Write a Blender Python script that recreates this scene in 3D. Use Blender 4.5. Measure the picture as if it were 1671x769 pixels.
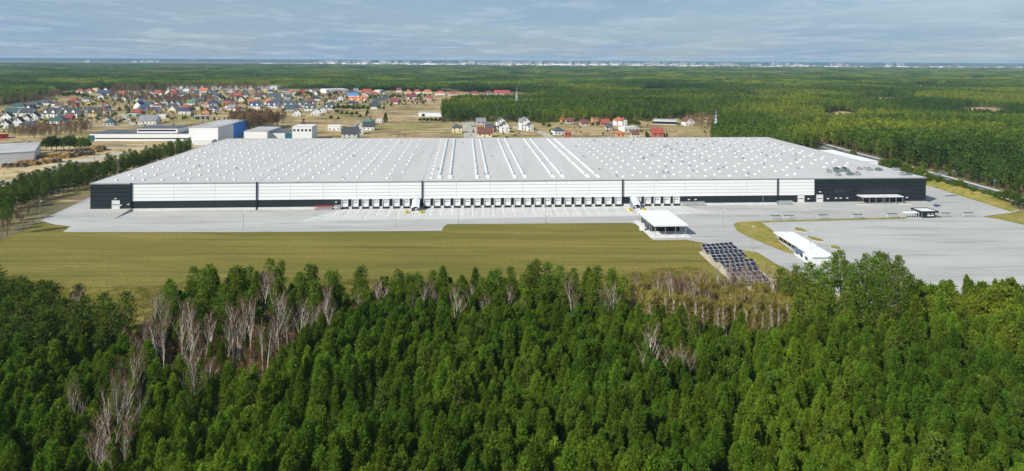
import bpy, bmesh, math, random
import numpy as np
from mathutils import Vector, Matrix

for o in list(bpy.data.objects):
    bpy.data.objects.remove(o)
SC = bpy.context.scene
COL = SC.collection

# ------------------------------------------------------------------ camera
H, F, YH, ROLL = 75.0, 1100.0, 98.3, math.atan(0.0055)      # eye height (m), focal length / horizon in survey units, roll
cr, sr = math.cos(ROLL), math.sin(ROLL)
cam = bpy.data.cameras.new('camera')
cam.sensor_width = 36.0
cam.lens = 36.0 * F / 1671.0
cam.shift_y = -(384.5 - YH) / 1671.0
cam.clip_start, cam.clip_end = 1.0, 120000.0
cam_o = bpy.data.objects.new('camera', cam)
COL.objects.link(cam_o)
cam_o.matrix_world = Matrix(((cr, -sr, 0, 0), (0, 0, -1, 0), (sr, cr, 0, H), (0, 0, 0, 1)))
SC.camera = cam_o

# ------------------------------------------------------------------ light
SUN_EL = math.radians(38.0)
sun_dir = Vector((-0.76 * math.cos(SUN_EL), -0.65 * math.cos(SUN_EL), math.sin(SUN_EL))).normalized()
sun = bpy.data.lights.new('sun', 'SUN')
sun.energy, sun.angle, sun.color = 4.6, math.radians(0.6), (1.0, 0.955, 0.88)
sun_o = bpy.data.objects.new('sun', sun)
COL.objects.link(sun_o)
sun_o.rotation_euler = (-sun_dir).to_track_quat('-Z', 'Y').to_euler()
sun_o.location = (-200, -200, 300)

W = bpy.data.worlds.new('World')
SC.world = W
W.use_nodes = True
nt = W.node_tree
nt.nodes.clear()
N, L = nt.nodes.new, nt.links.new
w_out = N('ShaderNodeOutputWorld'); bg = N('ShaderNodeBackground'); sky = N('ShaderNodeTexSky')
sky.sky_type = 'NISHITA'; sky.sun_disc = False
sky.sun_elevation = SUN_EL
sky.sun_rotation = math.atan2(sun_dir.x, sun_dir.y)
sky.air_density, sky.dust_density, sky.ozone_density = 1.0, 0.6, 2.0
tc = N('ShaderNodeTexCoord'); sep = N('ShaderNodeSeparateXYZ'); L(tc.outputs['Generated'], sep.inputs[0])
zz = N('ShaderNodeMath'); zz.operation = 'MAXIMUM'; zz.inputs[1].default_value = 0.0; L(sep.outputs[2], zz.inputs[0])
za = N('ShaderNodeMath'); za.operation = 'ADD'; za.inputs[1].default_value = 0.05; L(zz.outputs[0], za.inputs[0])
dvx = N('ShaderNodeMath'); dvx.operation = 'DIVIDE'; L(sep.outputs[0], dvx.inputs[0]); L(za.outputs[0], dvx.inputs[1])
dvy = N('ShaderNodeMath'); dvy.operation = 'DIVIDE'; L(sep.outputs[1], dvy.inputs[0]); L(za.outputs[0], dvy.inputs[1])
cb = N('ShaderNodeCombineXYZ'); L(dvx.outputs[0], cb.inputs[0]); L(dvy.outputs[0], cb.inputs[1])
mp = N('ShaderNodeMapping'); mp.inputs['Scale'].default_value = (0.85, 0.62, 1.0); mp.inputs['Rotation'].default_value = (0, 0, 0.12); L(cb.outputs[0], mp.inputs[0])
n1 = N('ShaderNodeTexNoise'); n1.inputs['Scale'].default_value = 1.0; n1.inputs['Detail'].default_value = 9; n1.inputs['Roughness'].default_value = 0.68; n1.inputs['Distortion'].default_value = 0.35
L(mp.outputs[0], n1.inputs['Vector'])
cr1 = N('ShaderNodeValToRGB'); cr1.color_ramp.elements[0].position = 0.49; cr1.color_ramp.elements[1].position = 0.70
cr1.color_ramp.elements[0].color = (0, 0, 0, 1); cr1.color_ramp.elements[1].color = (1, 1, 1, 1)
L(n1.outputs['Fac'], cr1.inputs[0])
n2 = N('ShaderNodeTexNoise'); n2.inputs['Scale'].default_value = 0.33; n2.inputs['Detail'].default_value = 4; L(mp.outputs[0], n2.inputs['Vector'])
cr2 = N('ShaderNodeValToRGB'); cr2.color_ramp.elements[0].position = 0.35; cr2.color_ramp.elements[1].position = 0.65
cr2.color_ramp.elements[0].color = (0.62, 0.62, 0.62, 1); cr2.color_ramp.elements[1].color = (0.95, 0.95, 0.95, 1)
L(n2.outputs['Fac'], cr2.inputs[0])
# veil of high cloud over the blue, brighter streaks on top of it
veil = N('ShaderNodeMixRGB'); veil.inputs[2].default_value = (2.75, 4.15, 5.75, 1); L(cr2.outputs[0], veil.inputs[0]); L(sky.outputs[0], veil.inputs[1])
strk = N('ShaderNodeMath'); strk.operation = 'MULTIPLY'; strk.inputs[1].default_value = 0.75; L(cr1.outputs[0], strk.inputs[0])
cl = N('ShaderNodeMixRGB'); cl.inputs[2].default_value = (5.4, 6.5, 7.4, 1); L(strk.outputs[0], cl.inputs[0]); L(veil.outputs[0], cl.inputs[1])
bg.inputs['Strength'].default_value = 0.074
L(cl.outputs[0], bg.inputs[0]); L(bg.outputs[0], w_out.inputs[0])

vs = SC.view_settings
vs.view_transform, vs.look, vs.exposure, vs.gamma, vs.use_curve_mapping = 'Standard', 'None', 0.45, 1.0, False
SC.cycles.max_bounces = 5
SC.cycles.diffuse_bounces = 3
SC.cycles.transparent_max_bounces = 8
SC.cycles.volume_bounces = 0
SC.cycles.use_denoising = True
SC.cycles.denoiser = 'OPENIMAGEDENOISE'
SC.cycles.denoising_input_passes = 'RGB_ALBEDO_NORMAL'
SC.cycles.denoising_prefilter = 'ACCURATE'

# ------------------------------------------------------------------ survey helpers (photo measurement -> metres on the ground)
def G(px, py, z=0.0):
    a, b = px - 835.5, YH - py
    d = (a * cr - b * sr, F, a * sr + b * cr)
    t = (z - H) / d[2]
    return Vector((d[0] * t, d[1] * t, z))

def proj(x, y, z):
    zc = z - H
    return 835.5 + (x * cr + zc * sr) / y * F, YH - (-x * sr + zc * cr) / y * F

A0 = G(147, 341.3, 1.2); B0 = G(1511, 328, 1.2)
LEN = (B0 - A0).length
ANG = math.atan2(B0.y - A0.y, B0.x - A0.x)
DEP, HT, PL = 188.0, 13.6, 1.2
ca, sa = math.cos(ANG), math.sin(ANG)
def S(u, v, z=0.0):                                   # site frame: u along the facade, v behind it
    return Vector((A0.x + u * ca - v * sa, A0.y + u * sa + v * ca, z))
def UV(p):
    dx, dy = p.x - A0.x, p.y - A0.y
    return dx * ca + dy * sa, -dx * sa + dy * ca
def FU(px):                                           # facade position seen in that picture column
    k = (px - 835.5) / F
    return (k * A0.y - A0.x) / (ca - k * sa)
def M_px(p):                                          # metres per survey pixel at a point
    return p.y / F

# ------------------------------------------------------------------ mesh helpers
class MB:
    def __init__(s):
        s.v, s.f, s.m = [], [], []
    def quad(s, a, b, c, d, m=0):
        i = len(s.v); s.v += [tuple(a), tuple(b), tuple(c), tuple(d)]; s.f.append((i, i + 1, i + 2, i + 3)); s.m.append(m)
    def tri(s, a, b, c, m=0):
        i = len(s.v); s.v += [tuple(a), tuple(b), tuple(c)]; s.f.append((i, i + 1, i + 2)); s.m.append(m)
    def box(s, x0, x1, y0, y1, z0, z1, m=0):
        i = len(s.v)
        s.v += [(x0, y0, z0), (x1, y0, z0), (x1, y1, z0), (x0, y1, z0), (x0, y0, z1), (x1, y0, z1), (x1, y1, z1), (x0, y1, z1)]
        for q in ((0, 3, 2, 1), (4, 5, 6, 7), (0, 1, 5, 4), (1, 2, 6, 5), (2, 3, 7, 6), (3, 0, 4, 7)):
            s.f.append(tuple(i + k for k in q)); s.m.append(m)
    def prism(s, pts, z0, z1, m=0):                    # convex or concave outline, anticlockwise
        i = len(s.v); n = len(pts)
        s.v += [(p[0], p[1], z0) for p in pts] + [(p[0], p[1], z1) for p in pts]
        s.f.append(tuple(range(i + n - 1, i - 1, -1))); s.f.append(tuple(range(i + n, i + 2 * n))); s.m += [m, m]
        for k in range(n):
            s.f.append((i + k, i + (k + 1) % n, i + n + (k + 1) % n, i + n + k)); s.m.append(m)
    def tube(s, pts, rads, n=5, m=0):
        rings = []
        for k, p in enumerate(pts):
            p = Vector(p)
            d = (Vector(pts[min(k + 1, len(pts) - 1)]) - Vector(pts[max(k - 1, 0)])).normalized()
            a = d.orthogonal().normalized(); b = d.cross(a)
            i = len(s.v)
            for q in range(n):
                t = 2 * math.pi * q / n
                s.v.append(tuple(p + (a * math.cos(t) + b * math.sin(t)) * rads[k]))
            rings.append(i)
        for r0, r1 in zip(rings, rings[1:]):
            for q in range(n):
                s.f.append((r0 + q, r0 + (q + 1) % n, r1 + (q + 1) % n, r1 + q)); s.m.append(m)
        s.f.append(tuple(rings[-1] + q for q in range(n))); s.m.append(m)
    def arr(s, v, f, m=0):
        i = len(s.v); s.v += [tuple(x) for x in v]; s.f += [tuple(int(k) + i for k in q) for q in f]; s.m += [m] * len(f)
    def mesh(s, name, mats):
        me = bpy.data.meshes.new(name)
        me.from_pydata(s.v, [], s.f)
        for mt in (mats if isinstance(mats, (list, tuple)) else [mats]):
            me.materials.append(mt)
        if any(s.m):
            me.polygons.foreach_set('material_index', s.m)
        me.update()
        return me
    def build(s, name, mats, parent=None, **k):
        return link(name, s.mesh(name, mats), parent, **k)

def link(name, data, parent=None, loc=None, rz=None):
    o = bpy.data.objects.new(name, data)
    COL.objects.link(o)
    if parent is not None: o.parent = parent
    if loc is not None: o.location = loc
    if rz is not None: o.rotation_euler = (0, 0, rz)
    return o
def tag(o, label=None, cat=None, group=None, kind=None):
    if label: o['label'] = label
    if cat: o['category'] = cat
    if group: o['group'] = group
    if kind: o['kind'] = kind
    return o
def thing(name, label, cat, loc=(0, 0, 0), rz=0.0, group=None):
    return tag(link(name, None, None, loc, rz), label, cat, group)
def sheet(name, pts, z, mat, label=None, kind='structure', cat=None, parent=None):
    bm = bmesh.new()
    vs_ = [bm.verts.new((p[0], p[1], z)) for p in pts]
    f = bm.faces.new(vs_)
    f.normal_update()
    if f.normal.z < 0: f.normal_flip()
    bmesh.ops.triangulate(bm, faces=[f])
    me = bpy.data.meshes.new(name); bm.to_mesh(me); bm.free(); me.materials.append(mat)
    o = link(name, me, parent)
    return tag(o, label, cat, None, kind) if parent is None else o
def smooth_closed(pts, it=2):
    for _ in range(it):
        q = []
        for a, b in zip(pts, pts[1:] + pts[:1]):
            q += [a * 0.75 + b * 0.25, a * 0.25 + b * 0.75]
        pts = q
    return pts
def ribbon(pts, w):
    left, right = [], []
    for k, p in enumerate(pts):
        d = (pts[min(k + 1, len(pts) - 1)] - pts[max(k - 1, 0)]).normalized(); nrm = Vector((-d.y, d.x, 0))
        left.append(p + nrm * w / 2); right.append(p - nrm * w / 2)
    return left + right[::-1]
def inside(poly, x, y):
    n = len(poly); r = np.zeros(np.shape(x), bool); j = n - 1
    for i in range(n):
        xi, yi, xj, yj = poly[i][0], poly[i][1], poly[j][0], poly[j][1]
        if yi != yj:
            r ^= ((yi > y) != (yj > y)) & (x < (xj - xi) * (y - yi) / (yj - yi) + xi)
        j = i
    return r

# ------------------------------------------------------------------ materials
def mat(name, col, rough=0.8, var=0.0, vscale=0.2, metal=0.0, spec=0.3, col2=None, detail=6, bump=0.0, bscale=None, coord='Position', stretch=None, rnd=0.0):
    """Principled with a noise-driven blend between two real surface colours, optional relief and per-object tone."""
    m = bpy.data.materials.new(name); m.use_nodes = True
    t = m.node_tree; b = t.nodes['Principled BSDF']; nn, ll = t.nodes.new, t.links.new
    b.inputs['Roughness'].default_value = rough; b.inputs['Metallic'].default_value = metal
    b.inputs['Specular IOR Level'].default_value = spec
    c1 = (*col, 1)
    if col2 is None:
        col2 = tuple(min(1, c * (1 + var)) for c in col); c1 = (*[c * (1 - var) for c in col], 1)
    geo = nn('ShaderNodeNewGeometry') if coord == 'Position' else nn('ShaderNodeTexCoord')
    vec = geo.outputs['Position'] if coord == 'Position' else geo.outputs['Object']
    if stretch:
        mpp = nn('ShaderNodeMapping'); mpp.inputs['Scale'].default_value = stretch; ll(vec, mpp.inputs[0]); vec = mpp.outputs[0]
    out = None
    if var or col2 != col:
        nz = nn('ShaderNodeTexNoise'); nz.inputs['Scale'].default_value = vscale; nz.inputs['Detail'].default_value = detail; nz.inputs['Roughness'].default_value = 0.6
        ll(vec, nz.inputs['Vector'])
        rp = nn('ShaderNodeValToRGB'); rp.color_ramp.elements[0].position = 0.36; rp.color_ramp.elements[1].position = 0.64
        rp.color_ramp.elements[0].color = c1; rp.color_ramp.elements[1].color = (*col2, 1)
        ll(nz.outputs['Fac'], rp.inputs[0]); out = rp.outputs[0]
        if rnd:
            oi = nn('ShaderNodeObjectInfo'); mr = nn('ShaderNodeMapRange'); mr.inputs[3].default_value = 1 - rnd; mr.inputs[4].default_value = 1 + rnd
            ll(oi.outputs['Random'], mr.inputs[0]); hs = nn('ShaderNodeHueSaturation'); ll(mr.outputs[0], hs.inputs['Value']); ll(out, hs.inputs['Color']); out = hs.outputs[0]
        ll(out, b.inputs['Base Color'])
    else:
        b.inputs['Base Color'].default_value = c1
    if bump:
        nb = nn('ShaderNodeTexNoise'); nb.inputs['Scale'].default_value = bscale or vscale * 5; nb.inputs['Detail'].default_value = 4; ll(vec, nb.inputs['Vector'])
        bp = nn('ShaderNodeBump'); bp.inputs['Strength'].default_value = bump; bp.inputs['Distance'].default_value = 0.1
        ll(nb.outputs['Fac'], bp.inputs['Height']); ll(bp.outputs[0], b.inputs['Normal'])
    return m

def layered(name, base, layers, rough=0.95):
    """Ground material: base colour with noise-masked patches of other real colours [(colour, scale, lo, hi, stretch)]."""
    m = bpy.data.materials.new(name); m.use_nodes = True
    t = m.node_tree; b = t.nodes['Principled BSDF']; nn, ll = t.nodes.new, t.links.new
    b.inputs['Roughness'].default_value = rough; b.inputs['Specular IOR Level'].default_value = 0.15
    geo = nn('ShaderNodeNewGeometry')
    cur = nn('ShaderNodeRGB'); cur.outputs[0].default_value = (*base, 1); cur = cur.outputs[0]
    for k, (c, s, lo, hi, st) in enumerate(layers):
        mpp = nn('ShaderNodeMapping'); mpp.inputs['Scale'].default_value = (*(st or (1, 1)), 1); mpp.inputs['Location'].default_value = (13.7 * k, 7.1 * k, 0)
        mpp.inputs['Rotation'].default_value = (0, 0, -ANG)
        ll(geo.outputs['Position'], mpp.inputs[0])
        nz = nn('ShaderNodeTexNoise'); nz.inputs['Scale'].default_value = s; nz.inputs['Detail'].default_value = 8; nz.inputs['Roughness'].default_value = 0.62
        ll(mpp.outputs[0], nz.inputs['Vector'])
        mr = nn('ShaderNodeMapRange'); mr.inputs[1].default_value = lo; mr.inputs[2].default_value = hi; ll(nz.outputs['Fac'], mr.inputs[0])
        mx = nn('ShaderNodeMixRGB'); mx.inputs[2].default_value = (*c, 1); ll(mr.outputs[0], mx.inputs[0]); ll(cur, mx.inputs[1]); cur = mx.outputs[0]
    ll(cur, b.inputs['Base Color'])
    return m

def leaf_mat(name, c_a, c_b, patch=0.012, rnd=0.28, trans=0.3, third=None, bright=None):
    """Needles / leaves: colour differs from tree to tree (object random) and from stand to stand (noise of the tree's place)."""
    m = bpy.data.materials.new(name); m.use_nodes = True
    t = m.node_tree; t.nodes.clear(); nn, ll = t.nodes.new, t.links.new
    o = nn('ShaderNodeOutputMaterial'); oi = nn('ShaderNodeObjectInfo')
    nz = nn('ShaderNodeTexNoise'); nz.inputs['Scale'].default_value = patch; nz.inputs['Detail'].default_value = 3
    ll(oi.outputs['Location'], nz.inputs['Vector'])
    rp = nn('ShaderNodeValToRGB'); rp.color_ramp.elements[0].position = 0.40; rp.color_ramp.elements[1].position = 0.60
    rp.color_ramp.elements[0].color = (*c_a, 1); rp.color_ramp.elements[1].color = (*c_b, 1)
    if third:
        e = rp.color_ramp.elements.new(0.68); e.color = (*(bright or c_b), 1)
        e = rp.color_ramp.elements.new(0.72); e.color = (*third, 1)
    if bright:
        rp.color_ramp.elements[0].position = 0.37; rp.color_ramp.elements[1].position = 0.46
        e = rp.color_ramp.elements.new(0.52); e.color = (*c_b, 1); e = rp.color_ramp.elements.new(0.585); e.color = (*bright, 1)
    ll(nz.outputs['Fac'], rp.inputs[0])
    mr = nn('ShaderNodeMapRange'); mr.inputs[3].default_value = 1 - rnd; mr.inputs[4].default_value = 1 + rnd; ll(oi.outputs['Random'], mr.inputs[0])
    geo = nn('ShaderNodeNewGeometry'); n3 = nn('ShaderNodeTexNoise'); n3.inputs['Scale'].default_value = 0.9; n3.inputs['Detail'].default_value = 2
    ll(geo.outputs['Position'], n3.inputs['Vector'])
    m3 = nn('ShaderNodeMapRange'); m3.inputs[3].default_value = 0.7; m3.inputs[4].default_value = 1.3; ll(n3.outputs['Fac'], m3.inputs[0])
    mu = nn('ShaderNodeMath'); mu.operation = 'MULTIPLY'; ll(mr.outputs[0], mu.inputs[0]); ll(m3.outputs[0], mu.inputs[1])
    hs = nn('ShaderNodeHueSaturation'); ll(rp.outputs[0], hs.inputs['Color']); ll(mu.outputs[0], hs.inputs['Value'])
    hu = nn('ShaderNodeMapRange'); hu.inputs[3].default_value = 0.485; hu.inputs[4].default_value = 0.512
    fr = nn('ShaderNodeMath'); fr.operation = 'FRACT'; f2 = nn('ShaderNodeMath'); f2.operation = 'MULTIPLY'; f2.inputs[1].default_value = 7.31
    ll(oi.outputs['Random'], f2.inputs[0]); ll(f2.outputs[0], fr.inputs[0]); ll(fr.outputs[0], hu.inputs[0]); ll(hu.outputs[0], hs.inputs['Hue'])
    df = nn('ShaderNodeBsdfDiffuse'); tr = nn('ShaderNodeBsdfTranslucent'); mx = nn('ShaderNodeMixShader'); mx.inputs[0].default_value = trans
    ll(hs.outputs[0], df.inputs[0]); ll(hs.outputs[0], tr.inputs[0]); ll(df.outputs[0], mx.inputs[1]); ll(tr.outputs[0], mx.inputs[2]); ll(mx.outputs[0], o.inputs[0])
    return m

M = {}
M['ground'] = layered('forest_floor', (0.12, 0.10, 0.05), [((0.20, 0.16, 0.07), 0.02, 0.45, 0.6, None), ((0.06, 0.07, 0.025), 0.05, 0.5, 0.62, None)])
M['meadow'] = layered('dry_meadow', (0.35, 0.255, 0.125), [((0.225, 0.20, 0.06), 0.009, 0.46, 0.58, None), ((0.17, 0.105, 0.06), 0.018, 0.50, 0.62, (1, 1.7)), ((0.48, 0.385, 0.225), 0.03, 0.53, 0.66, (0.6, 2)), ((0.10, 0.095, 0.035), 0.05, 0.55, 0.66, None), ((0.13, 0.08, 0.05), 0.15, 0.55, 0.7, None)])
M['field'] = layered('mown_field', (0.172, 0.142, 0.027), [((0.122, 0.114, 0.019), 0.010, 0.40, 0.58, (0.5, 1.6)), ((0.23, 0.18, 0.045), 0.035, 0.48, 0.64, (0.25, 2.0)), ((0.088, 0.084, 0.016), 0.12, 0.50, 0.66, (0.10, 2.6)), ((0.205, 0.165, 0.05), 0.4, 0.54, 0.70, (0.12, 2.4)), ((0.092, 0.100, 0.018), 0.9, 0.48, 0.66, None), ((0.21, 0.165, 0.05), 2.4, 0.52, 0.72, None)])
M['verge'] = layered('verge_grass', (0.21, 0.19, 0.04), [((0.29, 0.225, 0.06), 0.09, 0.45, 0.6, None), ((0.11, 0.12, 0.03), 0.3, 0.5, 0.7, None)])
M['sand'] = layered('sandy_soil', (0.46, 0.36, 0.20), [((0.33, 0.24, 0.115), 0.03, 0.45, 0.6, None), ((0.20, 0.165, 0.06), 0.05, 0.53, 0.66, None), ((0.52, 0.44, 0.29), 0.02, 0.56, 0.7, None)])
M['pave'] = layered('pale_paving', (0.345, 0.34, 0.32), [((0.395, 0.39, 0.37), 0.02, 0.42, 0.60, (0.5, 2)), ((0.29, 0.287, 0.272), 0.05, 0.50, 0.64, (0.3, 2.4)), ((0.42, 0.415, 0.395), 0.25, 0.55, 0.72, (0.15, 3)), ((0.27, 0.268, 0.255), 0.5, 0.57, 0.74, (0.08, 2.2)), ((0.40, 0.395, 0.375), 1.2, 0.55, 0.75, None), ((0.255, 0.25, 0.235), 0.07, 0.58, 0.74, (0.3, 1.8)), ((0.43, 0.425, 0.405), 0.045, 0.60, 0.74, (0.2, 2.8))], 0.85)
M['apron'] = layered('dock_concrete', (0.455, 0.45, 0.43), [((0.50, 0.495, 0.475), 0.06, 0.45, 0.6, (0.4, 2)), ((0.37, 0.365, 0.345), 0.25, 0.53, 0.68, (2.2, 0.12)), ((0.35, 0.345, 0.325), 0.12, 0.56, 0.7, (0.2, 2.4))], 0.85)
M['gravel'] = layered('pale_gravel', (0.45, 0.40, 0.30), [((0.38, 0.32, 0.22), 0.15, 0.45, 0.65, None)])
M['asphalt'] = mat('asphalt', (0.085, 0.092, 0.10), 0.9, 0.22, 0.1)
M['track'] = mat('gravel_track', (0.36, 0.33, 0.27), 0.95, 0.18, 0.08)
M['kerb'] = mat('kerb_concrete', (0.50, 0.49, 0.46), 0.9, 0.1, 0.5)
M['line'] = mat('road_paint', (0.75, 0.75, 0.73), 0.7, 0.1, 0.4)
M['dark'] = mat('anthracite_cladding', (0.012, 0.019, 0.022), 0.42, 0.12, 0.04, spec=0.4, stretch=(1, 1, 4), rnd=0.05)
M['white'] = mat('white_cladding', (0.70, 0.705, 0.70), 0.5, 0.02, 0.05, spec=0.3, stretch=(1, 1, 5), rnd=0.015)
M['whitegap'] = mat('panel_joint', (0.36, 0.37, 0.37), 0.7, 0.02, 0.5)
M['roof'] = layered('roof_membrane', (0.445, 0.43, 0.415), [((0.47, 0.455, 0.44), 0.012, 0.42, 0.6, (3, 0.5)), ((0.41, 0.395, 0.38), 0.04, 0.52, 0.66, (4, 0.3)), ((0.455, 0.44, 0.425), 0.4, 0.56, 0.74, (1, 0.08)), ((0.39, 0.375, 0.36), 0.15, 0.57, 0.72, (0.25, 1.6))], 0.7)
M['concrete'] = mat('plinth_concrete', (0.56, 0.555, 0.54), 0.85, 0.08, 0.3)
M['dome'] = mat('skylight_dome', (0.68, 0.69, 0.69), 0.25, 0.02, 1.0, spec=0.5)
M['metal'] = mat('galvanised_metal', (0.42, 0.43, 0.44), 0.45, 0.12, 0.8, metal=0.6)
M['lgrey'] = mat('light_grey_metal', (0.62, 0.63, 0.63), 0.5, 0.05, 0.6)
M['rubber'] = mat('black_rubber', (0.018, 0.018, 0.018), 0.8, 0.2, 2)
M['glass'] = mat('dark_glass', (0.02, 0.026, 0.034), 0.08, 0.2, 0.5, spec=0.6)
M['pv'] = mat('solar_cell', (0.010, 0.013, 0.024), 0.5, 0.25, 1.5, spec=0.2)
M['yellow'] = mat('warning_yellow', (0.75, 0.58, 0.02), 0.6, 0.08, 1)
M['red'] = mat('red_paint', (0.45, 0.03, 0.035), 0.6, 0.08, 1)
M['blue'] = mat('blue_cladding', (0.02, 0.19, 0.58), 0.5, 0.08, 0.05)
M['wood'] = mat('sawn_timber', (0.34, 0.21, 0.08), 0.85, 0.3, 0.6, rnd=0.35)
M['oldwood'] = mat('weathered_timber', (0.13, 0.095, 0.06), 0.9, 0.3, 0.6, rnd=0.3)
M['hvac'] = mat('green_grey_unit', (0.12, 0.17, 0.16), 0.5, 0.2, 0.8)
M['bark'] = mat('pine_bark', (0.13, 0.082, 0.052), 0.95, 0.3, 1.5)
M['greybark'] = mat('grey_bark', (0.17, 0.145, 0.12), 0.95, 0.3, 1.5)
M['birch'] = mat('birch_bark', (0.66, 0.60, 0.53), 0.8, vscale=1.6, col2=(0.42, 0.36, 0.30), detail=3)
M['car'] = mat('blue_car_paint', (0.03, 0.05, 0.13), 0.25, 0.1, 1, spec=0.6)
M['young'] = leaf_mat('young_pine_needles', (0.090, 0.162, 0.016), (0.160, 0.245, 0.021), 0.026, 0.28, 0.44)
M['tallp'] = leaf_mat('tall_pine_needles', (0.075, 0.120, 0.020), (0.108, 0.158, 0.024), 0.02, 0.25, 0.38)
M['tallb'] = leaf_mat('bright_pine_needles', (0.100, 0.165, 0.018), (0.140, 0.205, 0.022), 0.03, 0.22, 0.4)
M['yellowg'] = leaf_mat('spring_leaf', (0.105, 0.160, 0.016), (0.165, 0.205, 0.018), 0.03, 0.25, 0.4)
M['broad'] = leaf_mat('evergreen_leaf', (0.070, 0.115, 0.020), (0.115, 0.165, 0.026), 0.02, 0.3, 0.35)
M['wood_far'] = leaf_mat('wood_canopy', (0.058, 0.105, 0.022), (0.100, 0.160, 0.025), 0.0036, 0.34, 0.36, third=(0.19, 0.135, 0.085), bright=(0.20, 0.245, 0.03))
M['twig'] = leaf_mat('birch_twig', (0.15, 0.080, 0.058), (0.21, 0.130, 0.085), 0.03, 0.3, 0.1)
M['brown'] = leaf_mat('bare_brown_twig', (0.165, 0.105, 0.055), (0.24, 0.155, 0.075), 0.02, 0.3, 0.1)
M['reed'] = leaf_mat('dry_sapling', (0.19, 0.155, 0.035), (0.25, 0.215, 0.05), 0.03, 0.3, 0.2)

# ------------------------------------------------------------------ setting: ground, fields, paving, roads
R = 60000.0
sheet('ground', [(-R, -3000), (R, -3000), (R, R), (-R, R)], -0.02, M['ground'])
gp = lambda *pp: [G(x, y) for x, y in pp]
sheet('meadow', gp((-260, 196), (-150, 176), (0, 172), (60, 162), (110, 152), (200, 147), (330, 146), (470, 146), (600, 148), (830, 152), (860, 161), (730, 172), (722, 198), (1000, 196), (1180, 190), (1190, 240), (1160, 330), (700, 330), (-60, 330), (-400, 400), (-560, 330)), 0.02, M['meadow'])
sheet('lumber_yard_soil', gp((-120, 262), (0, 262), (60, 247), (150, 243), (300, 238), (335, 233), (330, 245), (200, 292), (120, 312), (0, 350), (-200, 380), (-300, 330)), 0.06, M['sand'])
sheet('grass_field', gp((-260, 520), (-200, 412), (-30, 405), (60, 366), (122, 362), (300, 352), (1030, 350), (1300, 380), (1420, 440), (1500, 520), (1500, 640), (-260, 640)), 0.024, M['field'])
yard = gp((66, 360), (128, 331), (147, 322), (235, 285), (300, 262), (1290, 250), (1372, 263), (1440, 283), (1512, 303), (1585, 320), (1640, 335), (1664, 344), (1648, 348), (1605, 353), (1640, 360), (1720, 378), (1850, 420), (1850, 500), (1400, 500), (1310, 452), (1268, 432), (1236, 412), (1190, 404), (1150, 397), (1120, 391.5), (1066, 392), (1038, 366), (1028, 364), (730, 366), (724, 370), (721, 377), (400, 379), (102, 379), (116, 369.5), (90, 367))
sheet('paved_yard', yard, 0.05, M['pave'])
u0, u1 = FU(549), FU(1122)
sheet('dock_apron', [S(u0 + 4, -0.5), S(u1 - 3, -0.5), S(u1 + 9, -17), S(FU(1040), -21.5), S(FU(700), -24), S(u0 - 12, -24.5)], 0.054, M['apron'])
sheet('verge_grass', gp((1197, 366), (1204, 362.5), (1240, 361), (1263, 378), (1270, 392), (1296, 414), (1284, 413), (1225, 389), (1202, 377)), 0.10, M['verge'])
sheet('verge_strip', gp((1240, 361), (1480, 354.6), (1480, 357.0), (1241, 363.6)), 0.11, M['verge'])
sheet('verge_lawn', gp((1604, 354), (1650, 348.5), (1760, 345), (1900, 352), (1900, 420), (1720, 376), (1640, 360)), 0.10, M['verge'])
sheet('solar_ground', gp((1140, 412), (1150, 407), (1203, 404), (1226, 420), (1252, 446), (1268, 462), (1266, 471), (1210, 474), (1184, 452), (1160, 431)), 0.034, M['gravel'])
sheet('solar_lawn', gp((1190, 403), (1236, 412.5), (1262, 430), (1280, 452), (1255, 452), (1225, 430)), 0.044, M['verge'])
for pts, in (([(1294, 371), (1304, 371.5), (1318, 377), (1320, 380), (1306, 379), (1296, 376)],), ([(1314, 385), (1326, 386), (1344, 392), (1348, 395.5), (1332, 394.5), (1318, 390)],), ([(1354, 401), (1364, 401), (1372, 404), (1374, 408), (1362, 407.5), (1354, 405)],), ([(1514, 333), (1522, 334.5), (1546, 341), (1545, 343.5), (1530, 342), (1516, 336)],)):
    ring = smooth_closed(gp(*pts)); c = sum(ring, Vector()) / len(ring)
    m = MB(); m.prism([(p.x - c.x, p.y - c.y) for p in (ring if (ring[1] - ring[0]).cross(ring[3] - ring[0]).z * 1 > 0 else ring[::-1])], 0, 0.13)
    ki = m.build('kerbed_island', M['kerb'], loc=(c.x, c.y, 0.05)); tag(ki, kind='structure')
    sheet('island_grass', [((p.x - c.x) * 0.9, (p.y - c.y) * 0.9) for p in ring], 0.16, M['verge'], parent=ki)
# raised level pad in front of the plain block, its retaining wall faces the sunk dock yard
uL = FU(215)
def wedge(name, ua, ub, out, label):
    m = MB(); z0, z1 = 0.0, PL
    a, b, c, d = S(ua, 0.0), S(ub, 0.0), S(ub, -out), S(ua, -out)
    t = lambda p, z: (p.x, p.y, z)
    m.quad(t(a, z1), t(d, 0.058), t(c, 0.058), t(b, z1)); m.quad(t(b, z1), t(c, 0.058), t(c, 0), t(b, 0)); m.quad(t(a, z1), t(a, 0), t(d, 0), t(d, 0.058))
    return tag(m.build(name, M['pave']), kind='structure')
wedge('paved_ramp', 0, uL, 19, '')
wedge('paved_ramp', FU(1297), LEN, 22, '')
m = MB()
a, c = S(uL + 0.02, -0.02), S(uL + 0.02, -19)
nx = Vector((ca, sa, 0)) * 0.22
for q0, q1 in ((a, c),):
    m.tri((q0 + nx)[:2] + (0,), (q1 + nx)[:2] + (0,), (q0 + nx)[:2] + (PL + 0.25,)); m.tri(q0[:2] + (0,), q0[:2] + (PL + 0.25,), q1[:2] + (0,))
    m.quad(q0[:2] + (PL + 0.25,), (q0 + nx)[:2] + (PL + 0.25,), (q1 + nx)[:2] + (0,), q1[:2] + (0,))
tag(m.build('retaining_wall', M['concrete']), 'wedge-shaped concrete retaining wall beside the plain dark end block', 'wall')
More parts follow.
